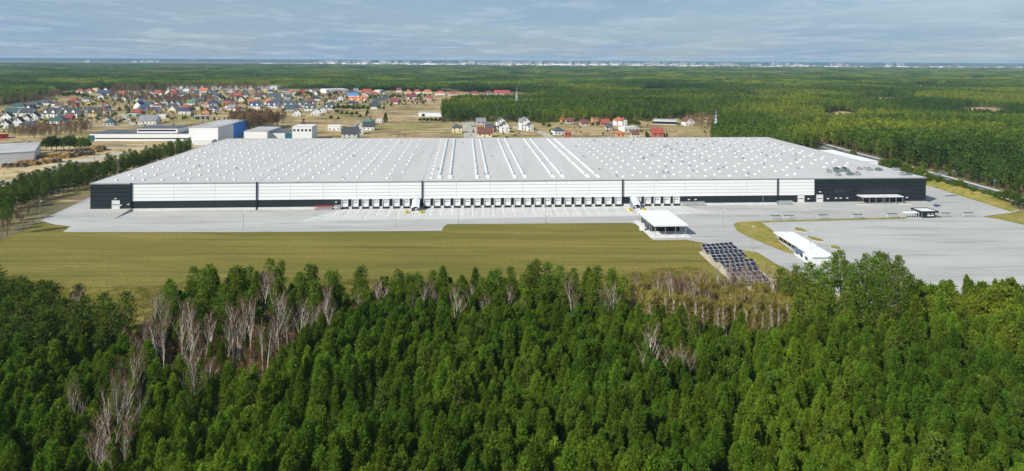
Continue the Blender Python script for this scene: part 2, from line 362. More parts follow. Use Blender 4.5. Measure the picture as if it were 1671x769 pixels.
# road on the right, tracks and lanes in the village
rd = gp((1290, 224), (1330, 234), (1400, 253.5), (1470, 272), (1545, 292.5), (1610, 311), (1680, 331), (1800, 366), (1950, 410))
sheet('main_road', ribbon(rd, 9.5), 0.07, M['asphalt'])
nrm = Vector((0.55, 0.83, 0)).normalized()
sheet('footpath', ribbon([p + Vector((6.2, 5.6, 0)) for p in rd], 3.0), 0.09, M['kerb'])
sheet('footpath', ribbon([p + Vector((-5.4, -3.9, 0)) for p in rd], 1.6), 0.09, M['kerb'])
for k in range(46):
    t = k / 46 * (len(rd) - 1); i = int(t); f = t - i
    p = rd[i].lerp(rd[i + 1], f); d = (rd[i + 1] - rd[i]).normalized()
    if p.y < 900:
        o_ = sheet('lane_marking', ribbon([p - d * 2, p + d * 2], 0.3), 0.076, M['line'], kind='structure')
for pts, w in ((((196, 187), (205, 193), (212, 200), (226, 205)), 9), (((-40, 208), (60, 207), (140, 206), (226, 205), (300, 201)), 5), (((763, 196), (765, 206), (768, 219), (770, 228)), 14), (((876, 214), (890, 219), (900, 227), (905, 236)), 9), (((660, 190), (724, 190)), 16), (((840, 206), (850, 212), (880, 214)), 10), (((60, 318), (120, 292), (200, 262), (300, 243)), 14), (((140, 241.5), (240, 241.5), (330, 239)), 7), (((0, 303), (80, 278), (150, 259), (210, 248)), 12)):
    sheet('track', ribbon(gp(*pts), w), 0.10, M['track'])
sheet('verge_bank', gp((1330, 232), (1345, 241), (1400, 262), (1460, 284), (1520, 305), (1600, 330), (1650, 346), (1664, 342), (1600, 318), (1530, 298), (1450, 276), (1400, 260), (1345, 240)), 0.062, M['verge'])
# low grassy bank between yard and road
bank = gp((1505, 293), (1560, 308), (1610, 323), (1652, 337)); bo = gp((1512, 303), (1560, 315), (1608, 330), (1640, 341)); bi = gp((1515, 288.5), (1570, 304), (1620, 318.5), (1660, 331))
m = MB(); zc = (2.6, 2.4, 1.8, 0.3); st = 6
def lerp_list(P, t):
    t *= len(P) - 1; i = min(int(t), len(P) - 2); return P[i] + (P[i + 1] - P[i]) * (t - i)
rng = random.Random(3)
rows = []
for k in range(40):
    t = k / 39; r = []
    for q in range(9):
        w = q / 8; p = (lerp_list(bo, t) * (1 - w) + lerp_list(bi, t) * w); z = lerp_list(zc, t) * math.sin(math.pi * w) ** 0.8 * rng.uniform(0.75, 1.2)
        r.append((p.x, p.y, 0.03 + z))
    rows.append(r)
for r0, r1 in zip(rows, rows[1:]):
    for q in range(8):
        m.quad(r0[q], r1[q], r1[q + 1], r0[q + 1])
tag(m.build('grassy_bank', M['verge']), kind='structure')
# far low hills on the skyline
m = MB(); rng = random.Random(8)
for yy, hh, z0 in ((30000, 60, 0), (42000, 74, 0)):
    prev = None
    for k in range(120):
        x = -45000 + k * 760; h_ = hh * (0.55 + 0.25 * math.sin(k * 0.21 + yy) + 0.2 * math.sin(k * 0.53) * rng.uniform(0.5, 1))
        cur = [(x, yy - 2500, 0), (x, yy - 600, h_ * 0.7), (x, yy + 500, h_), (x, yy + 3000, 0)]
        if prev:
            for q in range(3):
                m.quad(prev[q], cur[q], cur[q + 1], prev[q + 1])
        prev = cur
tag(m.build('hills', mat('far_wooded_hill', (0.05, 0.075, 0.035), 1.0, 0.3, 0.0006)), kind='structure')

# ------------------------------------------------------------------ warehouse
WH = thing('warehouse', 'huge low warehouse with grey roof, white panel facade and dark corner blocks', 'warehouse', S(0, 0), ANG)
uR = FU(1331)
fins = [FU(x) for x in (420, 690, 1017, 1270)]
ZW = 4.85
m = MB(); m.box(0.0, LEN, 0.35, DEP, 0.0, HT - 0.35); m.build('wall', M['dark'], WH)
m = MB(); m.box(-0.15, LEN + 0.15, 0.1, DEP + 0.1, HT - 0.33, HT); roof = m.build('roof', M['roof'], WH)
m = MB()
for (x0, x1, y0, y1) in ((-0.25, LEN + 0.25, -0.12, 0.10), (-0.25, LEN + 0.25, DEP + 0.1, DEP + 0.3), (-0.3, -0.15, 0.1, DEP + 0.1), (LEN + 0.15, LEN + 0.3, 0.1, DEP + 0.1)):
    m.box(x0, x1, y0, y1, HT - 0.40, HT + 0.12)
m.build('roof_edge_trim', M['metal'], WH)
m = MB(); m.box(uL + 0.25, FU(1297), -0.15, 0.35, 0.0, PL); m.build('plinth', M['concrete'], WH)
# cladding panels, each its own plate with open joints
pm = {}
def panel(name, x0, x1, z0, z1, mt, y=0.06):
    w, h_ = round(x1 - x0 - 0.05, 2), round(z1 - z0 - 0.13, 2)
    key = (name, w, h_)
    if key not in pm:
        q = MB(); q.box(0.03, w, 0, 0.22, 0.03, h_); pm[key] = q.mesh(name, M[mt])
    return link(name, pm[key], WH, (x0, y, z0))
m = MB(); m.box(uL + 0.3, uR - 0.02, 0.29, 0.35, ZW, HT - 0.36); m.build('panel_rail', M['whitegap'], WH)
segs = [uL + 0.3] + [f for f in fins] + [uR - 0.02]
rows_z = [ZW + (HT - 0.42 - ZW) * k / 5 for k in range(6)]
for a, b in zip(segs, segs[1:]):
    n = max(1, round((b - a) / 18)); e = [a + 0.25 + (b - a - 0.5) * k / n for k in range(n + 1)]
    for x0, x1 in zip(e, e[1:]):
        for z0, z1 in zip(rows_z, rows_z[1:]):
            panel('white_panel', x0, x1, z0, z1, 'white')
    e = [a + 0.25 + (b - a - 0.5) * k / n for k in range(n + 1)]
    for x0, x1 in zip(e, e[1:]):
        panel('dark_panel', x0, x1, PL + 0.02, ZW - 0.02, 'dark', 0.1)
for a, b, nn_ in ((0.0, uL, 2), (uR, LEN, 6)):
    for k in range(nn_):
        x0, x1 = a + (b - a) * k / nn_, a + (b - a) * (k + 1) / nn_
        for q in range(6):
            z0, z1 = PL + (HT - 0.42 - PL) * q / 6, PL + (HT - 0.42 - PL) * (q + 1) / 6
            panel('dark_panel', x0, x1, z0 + 0.02, z1, 'dark', 0.02)
for f in fins + [uL + 0.1]:
    m = MB(); m.box(f - 0.22, f + 0.22, -0.55, 0.3, 0.0 if f != uL + 0.1 else PL + 0.3, HT + 0.25); m.build('fire_wall_fin', M['dark'], WH)
for f in fins:
    m = MB(); m.box(f - 0.16, f + 0.16, 0.32, DEP - 0.2, HT + 0.002, HT + 0.10); m.build('roof_joint_strip', M['roof'], WH)

for k in range(1, 20):
    u = LEN * k / 20
    if min(abs(u - f) for f in fins) > 2:
        m = MB(); m.box(u - 0.09, u + 0.09, 0.4, DEP - 0.3, HT + 0.002, HT + 0.05); m.build('roof_seam', M['roof'], WH)
for k in range(1, 8):
    m = MB(); m.box(0.4, LEN - 0.4, DEP * k / 8 - 0.12, DEP * k / 8 + 0.12, HT + 0.003, HT + 0.045); m.build('roof_seam', M['roof'], WH)
# loading docks
dm = {}
def dock_parts():
    q = MB()
    q.box(-1.75, -1.42, -0.5, 0.1, PL - 0.1, PL + 3.35); q.box(1.42, 1.75, -0.5, 0.1, PL - 0.1, PL + 3.35); q.box(-1.75, 1.75, -0.5, 0.1, PL + 3.35, PL + 3.72)
    dm['dock_shelter'] = q.mesh('dock_shelter', mat('shelter_grey', (0.42, 0.43, 0.44), 0.6, 0.1, 0.5))
    q = MB()
    for k in range(4): q.box(-1.41, 1.41, -0.10, 0.0, PL + 0.02 + k * 0.82, PL + 0.82 + k * 0.82 - 0.04)
    dm['door'] = q.mesh('door', mat('dock_door_sheet', (0.68, 0.69, 0.69), 0.5, 0.05, 0.5))
    q = MB(); q.box(-0.28, 0.28, -0.14, -0.11, PL + 1.86, PL + 2.18); dm['door_window'] = q.mesh('door_window', M['glass'])
    q = MB(); q.box(-1.55, 1.55, -0.62, -0.16, 0.06, PL - 0.12); dm['bumper'] = q.mesh('bumper', M['rubber'])
    q = MB(); q.box(-1.2, 1.2, -0.9, -0.16, PL - 0.1, PL + 0.04); dm['dock_leveller'] = q.mesh('dock_leveller', M['metal'])
dock_parts()
docks = [564, 581, 597.6, 614.6, 631, 648, 664.6] + [698 + 16.42 * k for k in range(20)] + [1042, 1058, 1073.5, 1089.5, 1105]
for px in docks:
    d = link('dock_shelter', dm['dock_shelter'], WH, (FU(px), 0, 0))
    dr = link('door', dm['door'], d)
    for k in (-0.72, 0.0, 0.72): link('door_window', dm['door_window'], d, (k, 0, 0))
    link('bumper', dm['bumper'], d); link('dock_leveller', dm['dock_leveller'], d)
for px in docks + [690, 1026, 1113]:
    u = FU(px) - 2.6
    sheet('bay_marking', [S(u - 0.09, -2.0), S(u + 0.09, -2.0), S(u + 0.09, -19.0), S(u - 0.09, -19.0)], 0.058, M['line'])
for k in range(14):
    u = u0 - 8 + (u1 - u0 + 10) * k / 13
    sheet('slab_joint', [S(u - 0.05, -1.0), S(u + 0.05, -1.0), S(u + 0.05, -17.0), S(u - 0.05, -17.0)], 0.0565, M['asphalt'])
sheet('slab_joint', [S(u0 - 4, -12.05), S(u1, -12.05), S(u1, -11.95), S(u0 - 4, -11.95)], 0.0565, M['asphalt'])
# ground-level gates, lamps and the low wall things
def gate(px, w, z0, hh, col='white'):
    u = FU(px)
    q = MB()
    for k in range(5): q.box(-w / 2, w / 2, -0.12, 0.02, z0 + hh * k / 5 + 0.02, z0 + hh * (k + 1) / 5 - 0.03)
    g = q.build('gate', M['lgrey'], WH, loc=(u, -0.03, 0))
    for k in range(4):
        q = MB(); q.box(-0.3, 0.3, -0.16, -0.12, z0 + hh * 0.44, z0 + hh * 0.54); q.build('gate_window', M['glass'], g, loc=((k - 1.5) * w * 0.22, 0, 0))
    q = MB(); q.box(-w / 2 - 0.2, -w / 2, -0.2, 0.02, z0, z0 + hh + 0.2); q.box(w / 2, w / 2 + 0.2, -0.2, 0.02, z0, z0 + hh + 0.2); q.box(-w / 2 - 0.2, w / 2 + 0.2, -0.2, 0.02, z0 + hh, z0 + hh + 0.2)
    q.build('gate_frame', M['metal'], g)
gate(190.5, 3.6, PL, 4.1); gate(1308, 3.5, PL, 3.7); gate(1338.5, 3.5, PL, 3.8)
def wall_lamp(px, z):
    q = MB(); q.box(-0.45, 0.45, -0.75, 0, z - 0.16, z + 0.16); q.box(-0.1, 0.1, -0.3, 0.0, z - 0.5, z - 0.16); q.build('wall_lamp', M['dome'], WH, loc=(FU(px), 0.0, 0))
for px, z in ((190.5, 6.3), (211.5, 3.4), (550, 3.6), (1320, 3.0), (1339, 6.6), (1352, 3.0), (1365, 3.2), (1372.5, 3.2), (1383, 3.2), (1480.5, 3.2), (1125, 3.2), (1136, 3.2), (199.5, 3.0)):
    wall_lamp(px, z)
# entrance canopy with a glazed front on the dark office block
ua, ub = FU(1399), FU(1465)
c = MB(); c.box(ua, ub, -5.5, -0.05, PL + 3.25, PL + 3.65); cn = c.build('entrance_canopy', M['lgrey'], WH)
for k in range(7):
    q = MB(); x = ua + 0.3 + (ub - ua - 0.6) * k / 6; q.box(x - 0.09, x + 0.09, -5.2, -5.02, 0.7, PL + 3.25); q.build('canopy_post', M['metal'], cn)
n = 14
for k in range(n):
    x0, x1 = ua + 0.5 + (ub - ua - 1) * k / n, ua + 0.5 + (ub - ua - 1) * (k + 1) / n
    q = MB(); q.box(x0 + 0.06, x1 - 0.06, -0.03, 0.02, PL + 0.15, PL + 3.1); q.build('entrance_window', M['glass'], WH)
for z0, z1, a, b in ((5.9, 7.4, 1362, 1440), (5.9, 7.4, 1448, 1492)):
    k0, k1 = FU(a), FU(b); n = int((k1 - k0) / 2.6)
    for k in range(n):
        x0 = k0 + (k1 - k0) * k / n
        q = MB(); q.box(x0 + 0.15, x0 + (k1 - k0) / n - 0.15, -0.05, 0.0, z0, z1); q.build('office_window', M['glass'], WH)
# planters under the canopy ends
for px, wd in ((1399, 3.6), (1467, 3.0)):
    q = MB(); u = FU(px); q.box(u - wd, u + wd, -7.0, -5.8, 0.6, 1.2); pl_ = q.build('planter', M['concrete'], WH)
    q = MB()
    rr = random.Random(px)
    for k in range(40):
        x, y = u + rr.uniform(-wd, wd) * 0.95, rr.uniform(-6.9, -5.9); q.tri((x - 0.15, y, 1.15), (x + 0.15, y, 1.15), (x + rr.uniform(-0.2, 0.2), y, rr.uniform(1.4, 1.8)))
    q.build('planting', M['reed'], pl_)
# roof domes in paired rows, continuous rooflights in the middle bays
q = MB()
q.box(-0.95, 0.95, -0.95, 0.95, 0, 0.45); sk_base = None
for s0, s1, z0, z1 in ((1.0, 0.8, 0.46, 0.72), (0.8, 0.35, 0.72, 0.9)):
    for k in range(4):
        c0 = [(-1, -1), (1, -1), (1, 1), (-1, 1)]
        a_, b_ = c0[k], c0[(k + 1) % 4]
        q.quad((a_[0] * s0, a_[1] * s0, z0), (b_[0] * s0, b_[1] * s0, z0), (b_[0] * s1, b_[1] * s1, z1), (a_[0] * s1, a_[1] * s1, z1))
q.quad((-0.35, -0.35, 0.9), (0.35, -0.35, 0.9), (0.35, 0.35, 0.9), (-0.35, 0.35, 0.9))
me_dome = q.mesh('skylight', M['dome'])
q = MB(); q.box(-0.4, 0.4, -0.4, 0.4, 0, 0.9); q.box(-0.55, 0.55, -0.55, 0.55, 0.9, 1.1); me_vent = q.mesh('roof_vent', M['metal'])
rng = random.Random(5)
spots = []
bays = [(FU(147) + 6 + 22.4 * k) for k in range(8)] + [FU(1000) + 5 + 22.4 * k for k in range(7)]
for bi_, ub_ in enumerate(bays):
    for line, off in enumerate((2.5, 9.0, 15.5)):
        if bi_ in (6, 7) and line == 2: continue
        for k in range(13):
            v = 8 + k * 13.6 + (4.5 if line == 1 else 0) + rng.uniform(-0.3, 0.3)
            u = ub_ + off
            if v > DEP - 4 or u > LEN - 4 or rng.random() < 0.06: continue
            if (u > FU(1331) and v < 30) or FU(704) < u < FU(990): continue
            spots.append((u, v))
spots.sort(key=lambda p: p[1])
for u, v in spots[:300]:
    o = link('skylight', me_dome, WH, (u, v, HT + 0.003)); o.scale = (0.6, 0.6, 0.85)
q = MB()
vv = np.array([p.co for p in me_dome.vertices]); ff = [tuple(p.vertices) for p in me_dome.polygons]
for u, v in spots[300:]:
    q.arr(vv * 0.6 + np.array([u, v, HT + 0.003]), ff)
tag(q.build('skylight_field', M['dome'], WH), kind='stuff')
for k in range(70):
    u, v = rng.uniform(6, LEN - 6), rng.uniform(6, DEP - 6)
    if rng.random() < 0.65: u = rng.uniform(LEN * 0.60, LEN - 5)
    link('roof_vent', me_vent, WH, (u, v, HT + 0.004))
for pxf in (716, 734, 779, 797, 842, 859, 906, 922, 964, 981):
    u = FU(pxf) + 0.4
    for v0, v1 in ((17, 60), (62, 118), (120, 181)):
        n = int((v1 - v0) / 4)
        q = MB(); q.box(-0.7, 0.7, v0, v1, 0, 0.3)
        for k in range(n):
            y0, y1 = v0 + (v1 - v0) * k / n + 0.08, v0 + (v1 - v0) * (k + 1) / n - 0.08
            q.quad((-0.66, y0, 0.3), (0.0, y0, 0.8), (0.0, y1, 0.8), (-0.66, y1, 0.3)); q.quad((0.0, y0, 0.8), (0.66, y0, 0.3), (0.66, y1, 0.3), (0.0, y1, 0.8))
        q.build('rooflight_strip', M['dome'], WH, loc=(u, 0, HT + 0.003))
    for v in (8.0, 12.5):
        link('skylight', me_dome, WH, (u, v, HT + 0.003))
# plant on the roof above the offices
def hvac(u, v, w, d, h_, fans=2):
    q = MB(); q.box(-w / 2, w / 2, -d / 2, d / 2, 0.35, h_); q.box(-w / 2 + 0.2, -w / 2 + 0.5, -d / 2, d / 2, 0, 0.35); q.box(w / 2 - 0.5, w / 2 - 0.2, -d / 2, d / 2, 0, 0.35)
    a = q.build('air_handling_unit', M['hvac'] if fans % 2 == 0 else M['metal'], WH, loc=(u, v, HT + 0.004))
    a.scale = (0.75, 0.75, 0.72)
    for k in range(fans):
        q = MB(); q.tube([(0, 0, h_), (0, 0, h_ + 0.35)], [0.6, 0.6], 10); q.build('fan', M['rubber'], a, loc=((k - (fans - 1) / 2) * 1.5, 0, 0))
    q = MB(); q.box(w / 2, w / 2 + 1.6, -0.35, 0.35, 0.5, 1.1); q.box(w / 2 + 1.0, w / 2 + 1.6, -0.35, 0.35, -0.0, 0.5); q.build('duct', M['metal'], a)
uu = FU(1380)
for du, v, w, d, h_, f in ((0, 7, 2.6, 2.4, 2.3, 1), (8, 9, 4.5, 2.4, 2.0, 2), (12, 9, 3.0, 2.2, 2.4, 1), (7, 20, 4.5, 2.6, 2.2, 2), (12.5, 21, 4.5, 2.6, 2.2, 2), (9.5, 25, 4.5, 2.6, 2.2, 2), (14.5, 26, 3.0, 2.6, 2.2, 2), (3.0, 22, 2.0, 2, 1.6, 1),
                          (37, 8, 3.6, 2.4, 2.1, 1), (41, 8.5, 3.0, 2.6, 1.9, 2), (56, 7, 3.0, 2.2, 1.9, 1), (60, 8, 3.5, 2.2, 1.7, 2), (28, 24, 4.0, 2.6, 2.2, 1), (33, 23, 4.0, 2.6, 2.0, 2), (44, 24, 4.0, 2.6, 2.0, 1), (24, 27, 3.5, 2.0, 1.7, 1)):
    hvac(uu + du, v, w, d, h_, f)
for du in (0, 22):
    q = MB(); q.tube([(0, 0, 0), (0, 0, 4)], [0.09, 0.06], 5); q.build('roof_mast', M['metal'], WH, loc=(uu + du, 14, HT))

# white dock annexes along the far end wall
for v0, v1 in ((89, 114), (116, 144)):
    q = MB(); q.box(LEN + 0.3, LEN + 30, v0, v1, 0, 8.6); an = q.build('side_annex', M['white'], WH)
    q = MB(); q.box(LEN + 0.25, LEN + 30.2, v0 - 0.2, v1 + 0.2, 8.61, 9.0); q.build('annex_roof', M['white'], an)
# covered drive-in ramps between the docks, with striped concrete blocks
for px, lab in ((681, 'grey hooded drive-in ramp between the two longer groups of docks'), (1034, 'grey hooded drive-in ramp behind the white-roofed canopy')):
    t = thing('drive_in_ramp', lab, 'ramp', S(FU(px), -0.9), ANG, 'drive-in ramps on the dock front')
    q = MB(); n = 8
    for k in range(n):
        f0, f1 = k / n, (k + 1) / n; y0, y1 = -7.5 * f0, -7.5 * f1; z0, z1 = 4.6 - 2.6 * f0 ** 1.8, 4.6 - 2.6 * f1 ** 1.8
        q.quad((-1.9, y0, z0), (-1.9, y1, z1), (0, y1, z1 + 0.7), (0, y0, z0 + 0.7)); q.quad((0, y0, z0 + 0.7), (0, y1, z1 + 0.7), (1.9, y1, z1), (1.9, y0, z0))
    q.build('hood', M['lgrey'], t)
    q = MB(); q.box(-1.9, -1.75, -7.5, 0, 0.05, 2.0); q.box(1.75, 1.9, -7.5, 0, 0.05, 2.0); q.box(-1.85, -1.7, -4, 0, 2.0, 3.7); q.box(1.7, 1.85, -4, 0, 2.0, 3.7); q.build('side_wall', mat('blue_grey_sheet', (0.20, 0.26, 0.32), 0.5, 0.1, 0.5), t)
    q = MB(); q.quad((-1.7, 0, 1.1), (-1.7, -8.5, 0.07), (1.7, -8.5, 0.07), (1.7, 0, 1.1)); q.build('ramp_floor', M['concrete'], t)
    q = MB(); q.box(-1.7, 1.7, -0.2, -0.05, 1.1, 4.2); q.build('ramp_door', M['dark'], t)
    for sx, off in ((-1, 3.6), (1, 3.6)):
        for k in range(2):
            b_ = thing('warning_block', f'yellow and black striped block, {"nearer" if sx > 0 else "farther from"} the canopy side, {"wall end" if k == 0 else "field end"}, ' + ('first ramp' if px < 700 else 'second ramp'), 'barrier', S(FU(px) + sx * off - 0.3, -9.2 - 2.1 * k), ANG, 'striped blocks beside the ramps')
            q = MB(); q.prism([(-0.8, -0.5), (0.8, -0.5), (0.8, 0.5), (-0.8, 0.5)], 0.05, 0.9); q.build('body', M['yellow'], b_)
            for s_ in (-0.45, 0.25):
                q = MB(); q.box(s_, s_ + 0.3, -0.53, 0.53, 0.06, 0.93); q.build('stripe', M['rubber'], b_)
# steel stairs with railings along the dock wall
for px, lab, w in ((530, 'red-topped steel stair and railing before the first dock', 9.0), (553, 'short steel stair beside the first dock', 3.0), (1128, 'long steel ramp railing beyond the last dock', 11.0), (1146, 'short steel stair beyond the last dock', 2.6), (1281, 'steel ramp railing before the first grey gate', 8.0)):
    t = thing('steel_stair', lab, 'stair', S(FU(px), -1.2), ANG)
    q = MB(); n = 6
    for k in range(n): q.box(-w / 2 + k * 0.35, w / 2, -0.7, 0.7, 0.05 + k * 0.19, 0.05 + (k + 1) * 0.19 - 0.02)
    q.build('steps', M['metal'], t)
    q = MB()
    for y in (-0.75, 0.75):
        for k in range(int(w / 1.1) + 1):
            x = -w / 2 + k * 1.1; q.box(x - 0.04, x + 0.04, y - 0.04, y + 0.04, 0.05, 2.2)
        for z in (1.7, 2.2): q.box(-w / 2, w / 2, y - 0.03, y + 0.03, z - 0.03, z + 0.03)
    q.build('railing', M['red'] if px == 530 else M['lgrey'], t)

# ------------------------------------------------------------------ canopy, sheds, shelters, solar field, lamps, car
def frame_uv(px, py): return UV(G(px, py))
c0 = UV(G(1069, 386)); c1 = UV(G(1120, 386)); c2 = UV(G(1047, 358))
t = thing('carport_canopy', 'open white-roofed canopy on slim columns at the corner of the grass', 'canopy', S(c0[0], c0[1], 0.05), ANG)
cw, cd, chh = c1[0] - c0[0], 27.0, 4.3
q = MB(); q.box(-0.6, cw + 0.6, -0.7, cd, chh, chh + 0.75); rf = q.build('roof', M['white'], t)
q = MB(); q.box(-2.6, cw + 1.5, -2.4, cd + 1, 0.0, 0.08); q.build('slab', M['concrete'], t)
for k in range(4):
    q = MB(); x = cw * k / 3; q.box(x - 0.1, x + 0.1, -0.1, 0.1, 0.08, chh); q.build('column', M['metal'], t)
for k in range(1, 5):
    for x in (0, cw):
        q = MB(); q.box(x - 0.1, x + 0.1, cd * k / 4 - 0.8, cd * k / 4 - 0.6, 0.08, chh); q.build('column', M['metal'], t)
for k in range(5):
    q = MB(); q.box(cw * k / 5 + 0.05, cw * (k + 1) / 5 - 0.05, cd * 0.30, cd * 0.30 + 0.12, 0.08, chh - 0.6); q.build('wall_panel', M['dark'], t)
for k in range(7):
    q = MB(); q.box(0.2, 0.3, cd * 0.3 + 0.15 + k * 2.2, cd * 0.3 + 2.25 + k * 2.2, 0.08, chh - 1.5); q.build('wall_panel', mat('blue_grey_panel', (0.10, 0.15, 0.19), 0.5, 0.1, 0.4) if k == 0 else M['dark'], t)
t2 = thing('utility_cabinet', 'tall white utility cabinet beside the canopy', 'cabinet', S(c0[0] - 3.0, c0[1] + 10.0, 0.05), ANG)
q = MB(); q.box(-0.9, 0.9, -0.9, 0.9, 0.1, 2.9); q.build('body', M['white'], t2); q = MB(); q.box(-1.0, 1.0, -1.0, 1.0, 2.9, 3.05); q.build('cap', M['lgrey'], t2); q = MB(); q.box(-0.8, 0.8, -0.94, -0.90, 0.3, 2.7); q.build('door', M['white'], t2)

# long shed with white roofs beside the parking, running towards the viewer
e0, e1 = G(1268, 393), G(1304, 416)
dv = (e1 - e0); sl = dv.length; ang = math.atan2(dv.y, dv.x)
t = thing('site_office', 'long low white-roofed building between lawn and parking lot', 'building', (e0.x, e0.y, 0.05), ang)
q = MB(); q.box(0.2, sl - 0.3, 0.6, 6.6, 0, 3.1); q.build('wall', M['lgrey'], t)
q = MB(); q.box(-0.8, sl - 0.1, -1.2, 7.2, 3.1, 3.55); q.build('roof', M['white'], t)
q = MB(); q.box(sl + 0.1, sl + 12.5, -1.8, 7.0, 0, 2.7); q.build('annex_wall', M['lgrey'], t)
q = MB(); q.box(sl, sl + 13, -0.8, 7.6, 2.7, 3.15); q.build('annex_roof', M['white'], t)
q = MB(); q.box(sl, sl + 7, -3.0, -0.82, 2.4, 2.8); q.build('porch_roof', mat('slate_blue_trim', (0.10, 0.13, 0.18), 0.5, 0.1, 0.4), t)
for k in range(8):
    x = 0.5 + (sl - 1) * k / 8; q = MB(); q.box(x + 0.1, x + (sl - 1) / 8 - 0.1, 0.52, 0.58, 0.5, 2.6); q.build('window', M['glass'], t)
for k in range(6):
    x = (sl - 0.6) * k / 5; q = MB(); q.box(x - 0.08, x + 0.08, -1.0, -0.84, 0, 3.1); q.build('column', M['metal'], t)
for k in range(3):
    x = sl + 1 + k * 4; q = MB(); q.box(x, x + 2.0, -1.86, -1.8, 0.9, 2.1); q.build('annex_window', M['glass'], t)

# gatehouse on the parking lane
g0 = G(1516, 356)
t = thing('gatehouse', 'small dark flat-roofed gatehouse with wide roof frame by the parking lane', 'gatehouse', (g0.x, g0.y, 0.05), ANG)
t.scale = (0.8, 0.75, 0.9)
q = MB(); q.box(-3.8, 3.8, 0, 5.5, 0, 2.9); q.build('wall', M['dark'], t)
q = MB(); q.box(-5.4, 5.0, -1.2, 9.0, 3.3, 3.55); q.build('roof', M['lgrey'], t)
q = MB(); q.box(-5.6, 5.2, -1.45, -1.2, 3.0, 3.9); q.box(-5.6, 5.2, 9.0, 9.25, 3.0, 3.9); q.box(-5.65, -5.4, -1.2, 9.0, 3.0, 3.9); q.box(5.0, 5.25, -1.2, 9.0, 3.0, 3.9); q.build('roof_edge', M['dark'], t)
for k in range(3):
    q = MB(); q.box(-3.2 + k * 2.2, -1.4 + k * 2.2, -0.06, -0.005, 1.0, 2.4); q.build('window', M['dome'] if k else M['glass'], t)
for x in (-5.2, 4.9):
    for y in (-1.0, 8.8):
        q = MB(); q.box(x - 0.1, x + 0.1, y - 0.1, y + 0.1, 0, 3.3); q.build('post', M['metal'], t)
g1 = G(1489, 356)
t = thing('turnstile_shelter', 'low white open shelter adjoining the dark gatehouse', 'shelter', (g1.x, g1.y, 0.05), ANG)
q = MB(); q.box(-3.6, 3.2, -0.3, 2.6, 2.3, 2.5); q.build('roof', M['white'], t)
for k in range(6):
    for y in (-0.2, 2.4):
        q = MB(); q.box(-3.4 + k * 1.3, -3.3 + k * 1.3, y, y + 0.1, 0, 2.3); q.build('post', M['lgrey'], t)
names = ['nearest the lawn corner', 'second from the lawn corner', 'third from the lawn corner', 'fourth from the lawn corner', 'fifth from the lawn corner', 'just beyond the gatehouse', 'farthest beyond the gatehouse']
for px, nm in zip((1265, 1287, 1343, 1399, 1456, 1543, 1580), names):
    p = G(px, 359.2 - (px - 1265) * 0.016)
    t = thing('bicycle_shelter', f'slim white-framed bicycle shelter with dark top on the grass strip, {nm}', 'shelter', (p.x, p.y, 0.05), ANG, 'bicycle shelters along the grass strip')
    q = MB(); q.box(-2.4, 2.4, -0.55, 0.55, 2.0, 2.1); q.build('roof', M['dark'], t)
    for x in (-2.2, -1.1, 0, 1.1, 2.2):
        q = MB(); q.box(x - 0.05, x + 0.05, 0.3, 0.4, 0, 2.0); q.build('post', M['white'], t)
    for x in (-1.9, -0.9, 0.1, 0.9, 1.9):
        q = MB(); q.tube([(x, -0.6, 0), (x, -0.6, 0.8), (x, 0.3, 0.8), (x, 0.3, 0)], [0.05] * 4, 4); q.build('hoop', M['metal'], t)
p = G(1529, 338.5)
t = thing('parked_car', 'dark blue car parked beside the dark office block corner', 'car', (p.x, p.y, 0.05), ANG + 0.5)
q = MB()
prof = [(-2.2, 0.35), (2.2, 0.35), (2.25, 0.8), (1.2, 0.95), (0.5, 1.42), (-1.3, 1.45), (-2.1, 0.95)]
for s in (-0.88, 0.88):
    i = len(q.v); q.v += [(x, s, z) for x, z in prof]; q.f.append(tuple(range(i, i + 7)) if s < 0 else tuple(range(i + 6, i - 1, -1))); q.m.append(0)
for k in range(7):
    q.f.append((k, 7 + k, 7 + (k + 1) % 7, (k + 1) % 7)); q.m.append(0)
q.build('body', M['car'], t)
q = MB(); q.quad((1.14, -0.75, 1.0), (1.14, 0.75, 1.0), (0.58, 0.7, 1.40), (0.58, -0.7, 1.40)); q.box(-1.2, 0.4, -0.9, 0.9, 1.0, 1.36); q.build('windows', M['glass'], t)
for x in (-1.4, 1.4):
    for y in (-0.85, 0.85):
        q = MB(); q.tube([(x, y - 0.1, 0.33), (x, y + 0.1, 0.33)], [0.33, 0.33], 10); q.build('wheel', M['rubber'], t)

# solar field: tables of panels in rows, each panel a frame and a cell sheet
sq = MB(); sq.box(0.03, 1.97, 0.03, 1.57, 0.0, 0.05); me_cell = sq.mesh('solar_panel', M['pv'])
sq = MB()
for b_ in ((0, 2, 0, 0.04), (0, 2, 1.56, 1.6), (0, 0.04, 0.04, 1.56), (1.96, 2, 0.04, 1.56)): sq.box(b_[0], b_[1], b_[2], b_[3], -0.01, 0.07)
me_fr = sq.mesh('panel_frame', M['lgrey'])
rows_pv = [((1150, 411), (1203, 406.5)), ((1152, 416), (1209, 413)), ((1164, 424), (1222, 419)), ((1165, 429), (1224, 427)), ((1181, 440), (1236, 434.5)), ((1190, 446), (1239, 441.5)), ((1192, 454), (1249, 449.5)), ((1198, 461), (1252, 457)), ((1214, 468), (1264, 464))]
ordn = ['first', 'second', 'third', 'fourth', 'fifth', 'sixth', 'seventh', 'eighth', 'ninth']
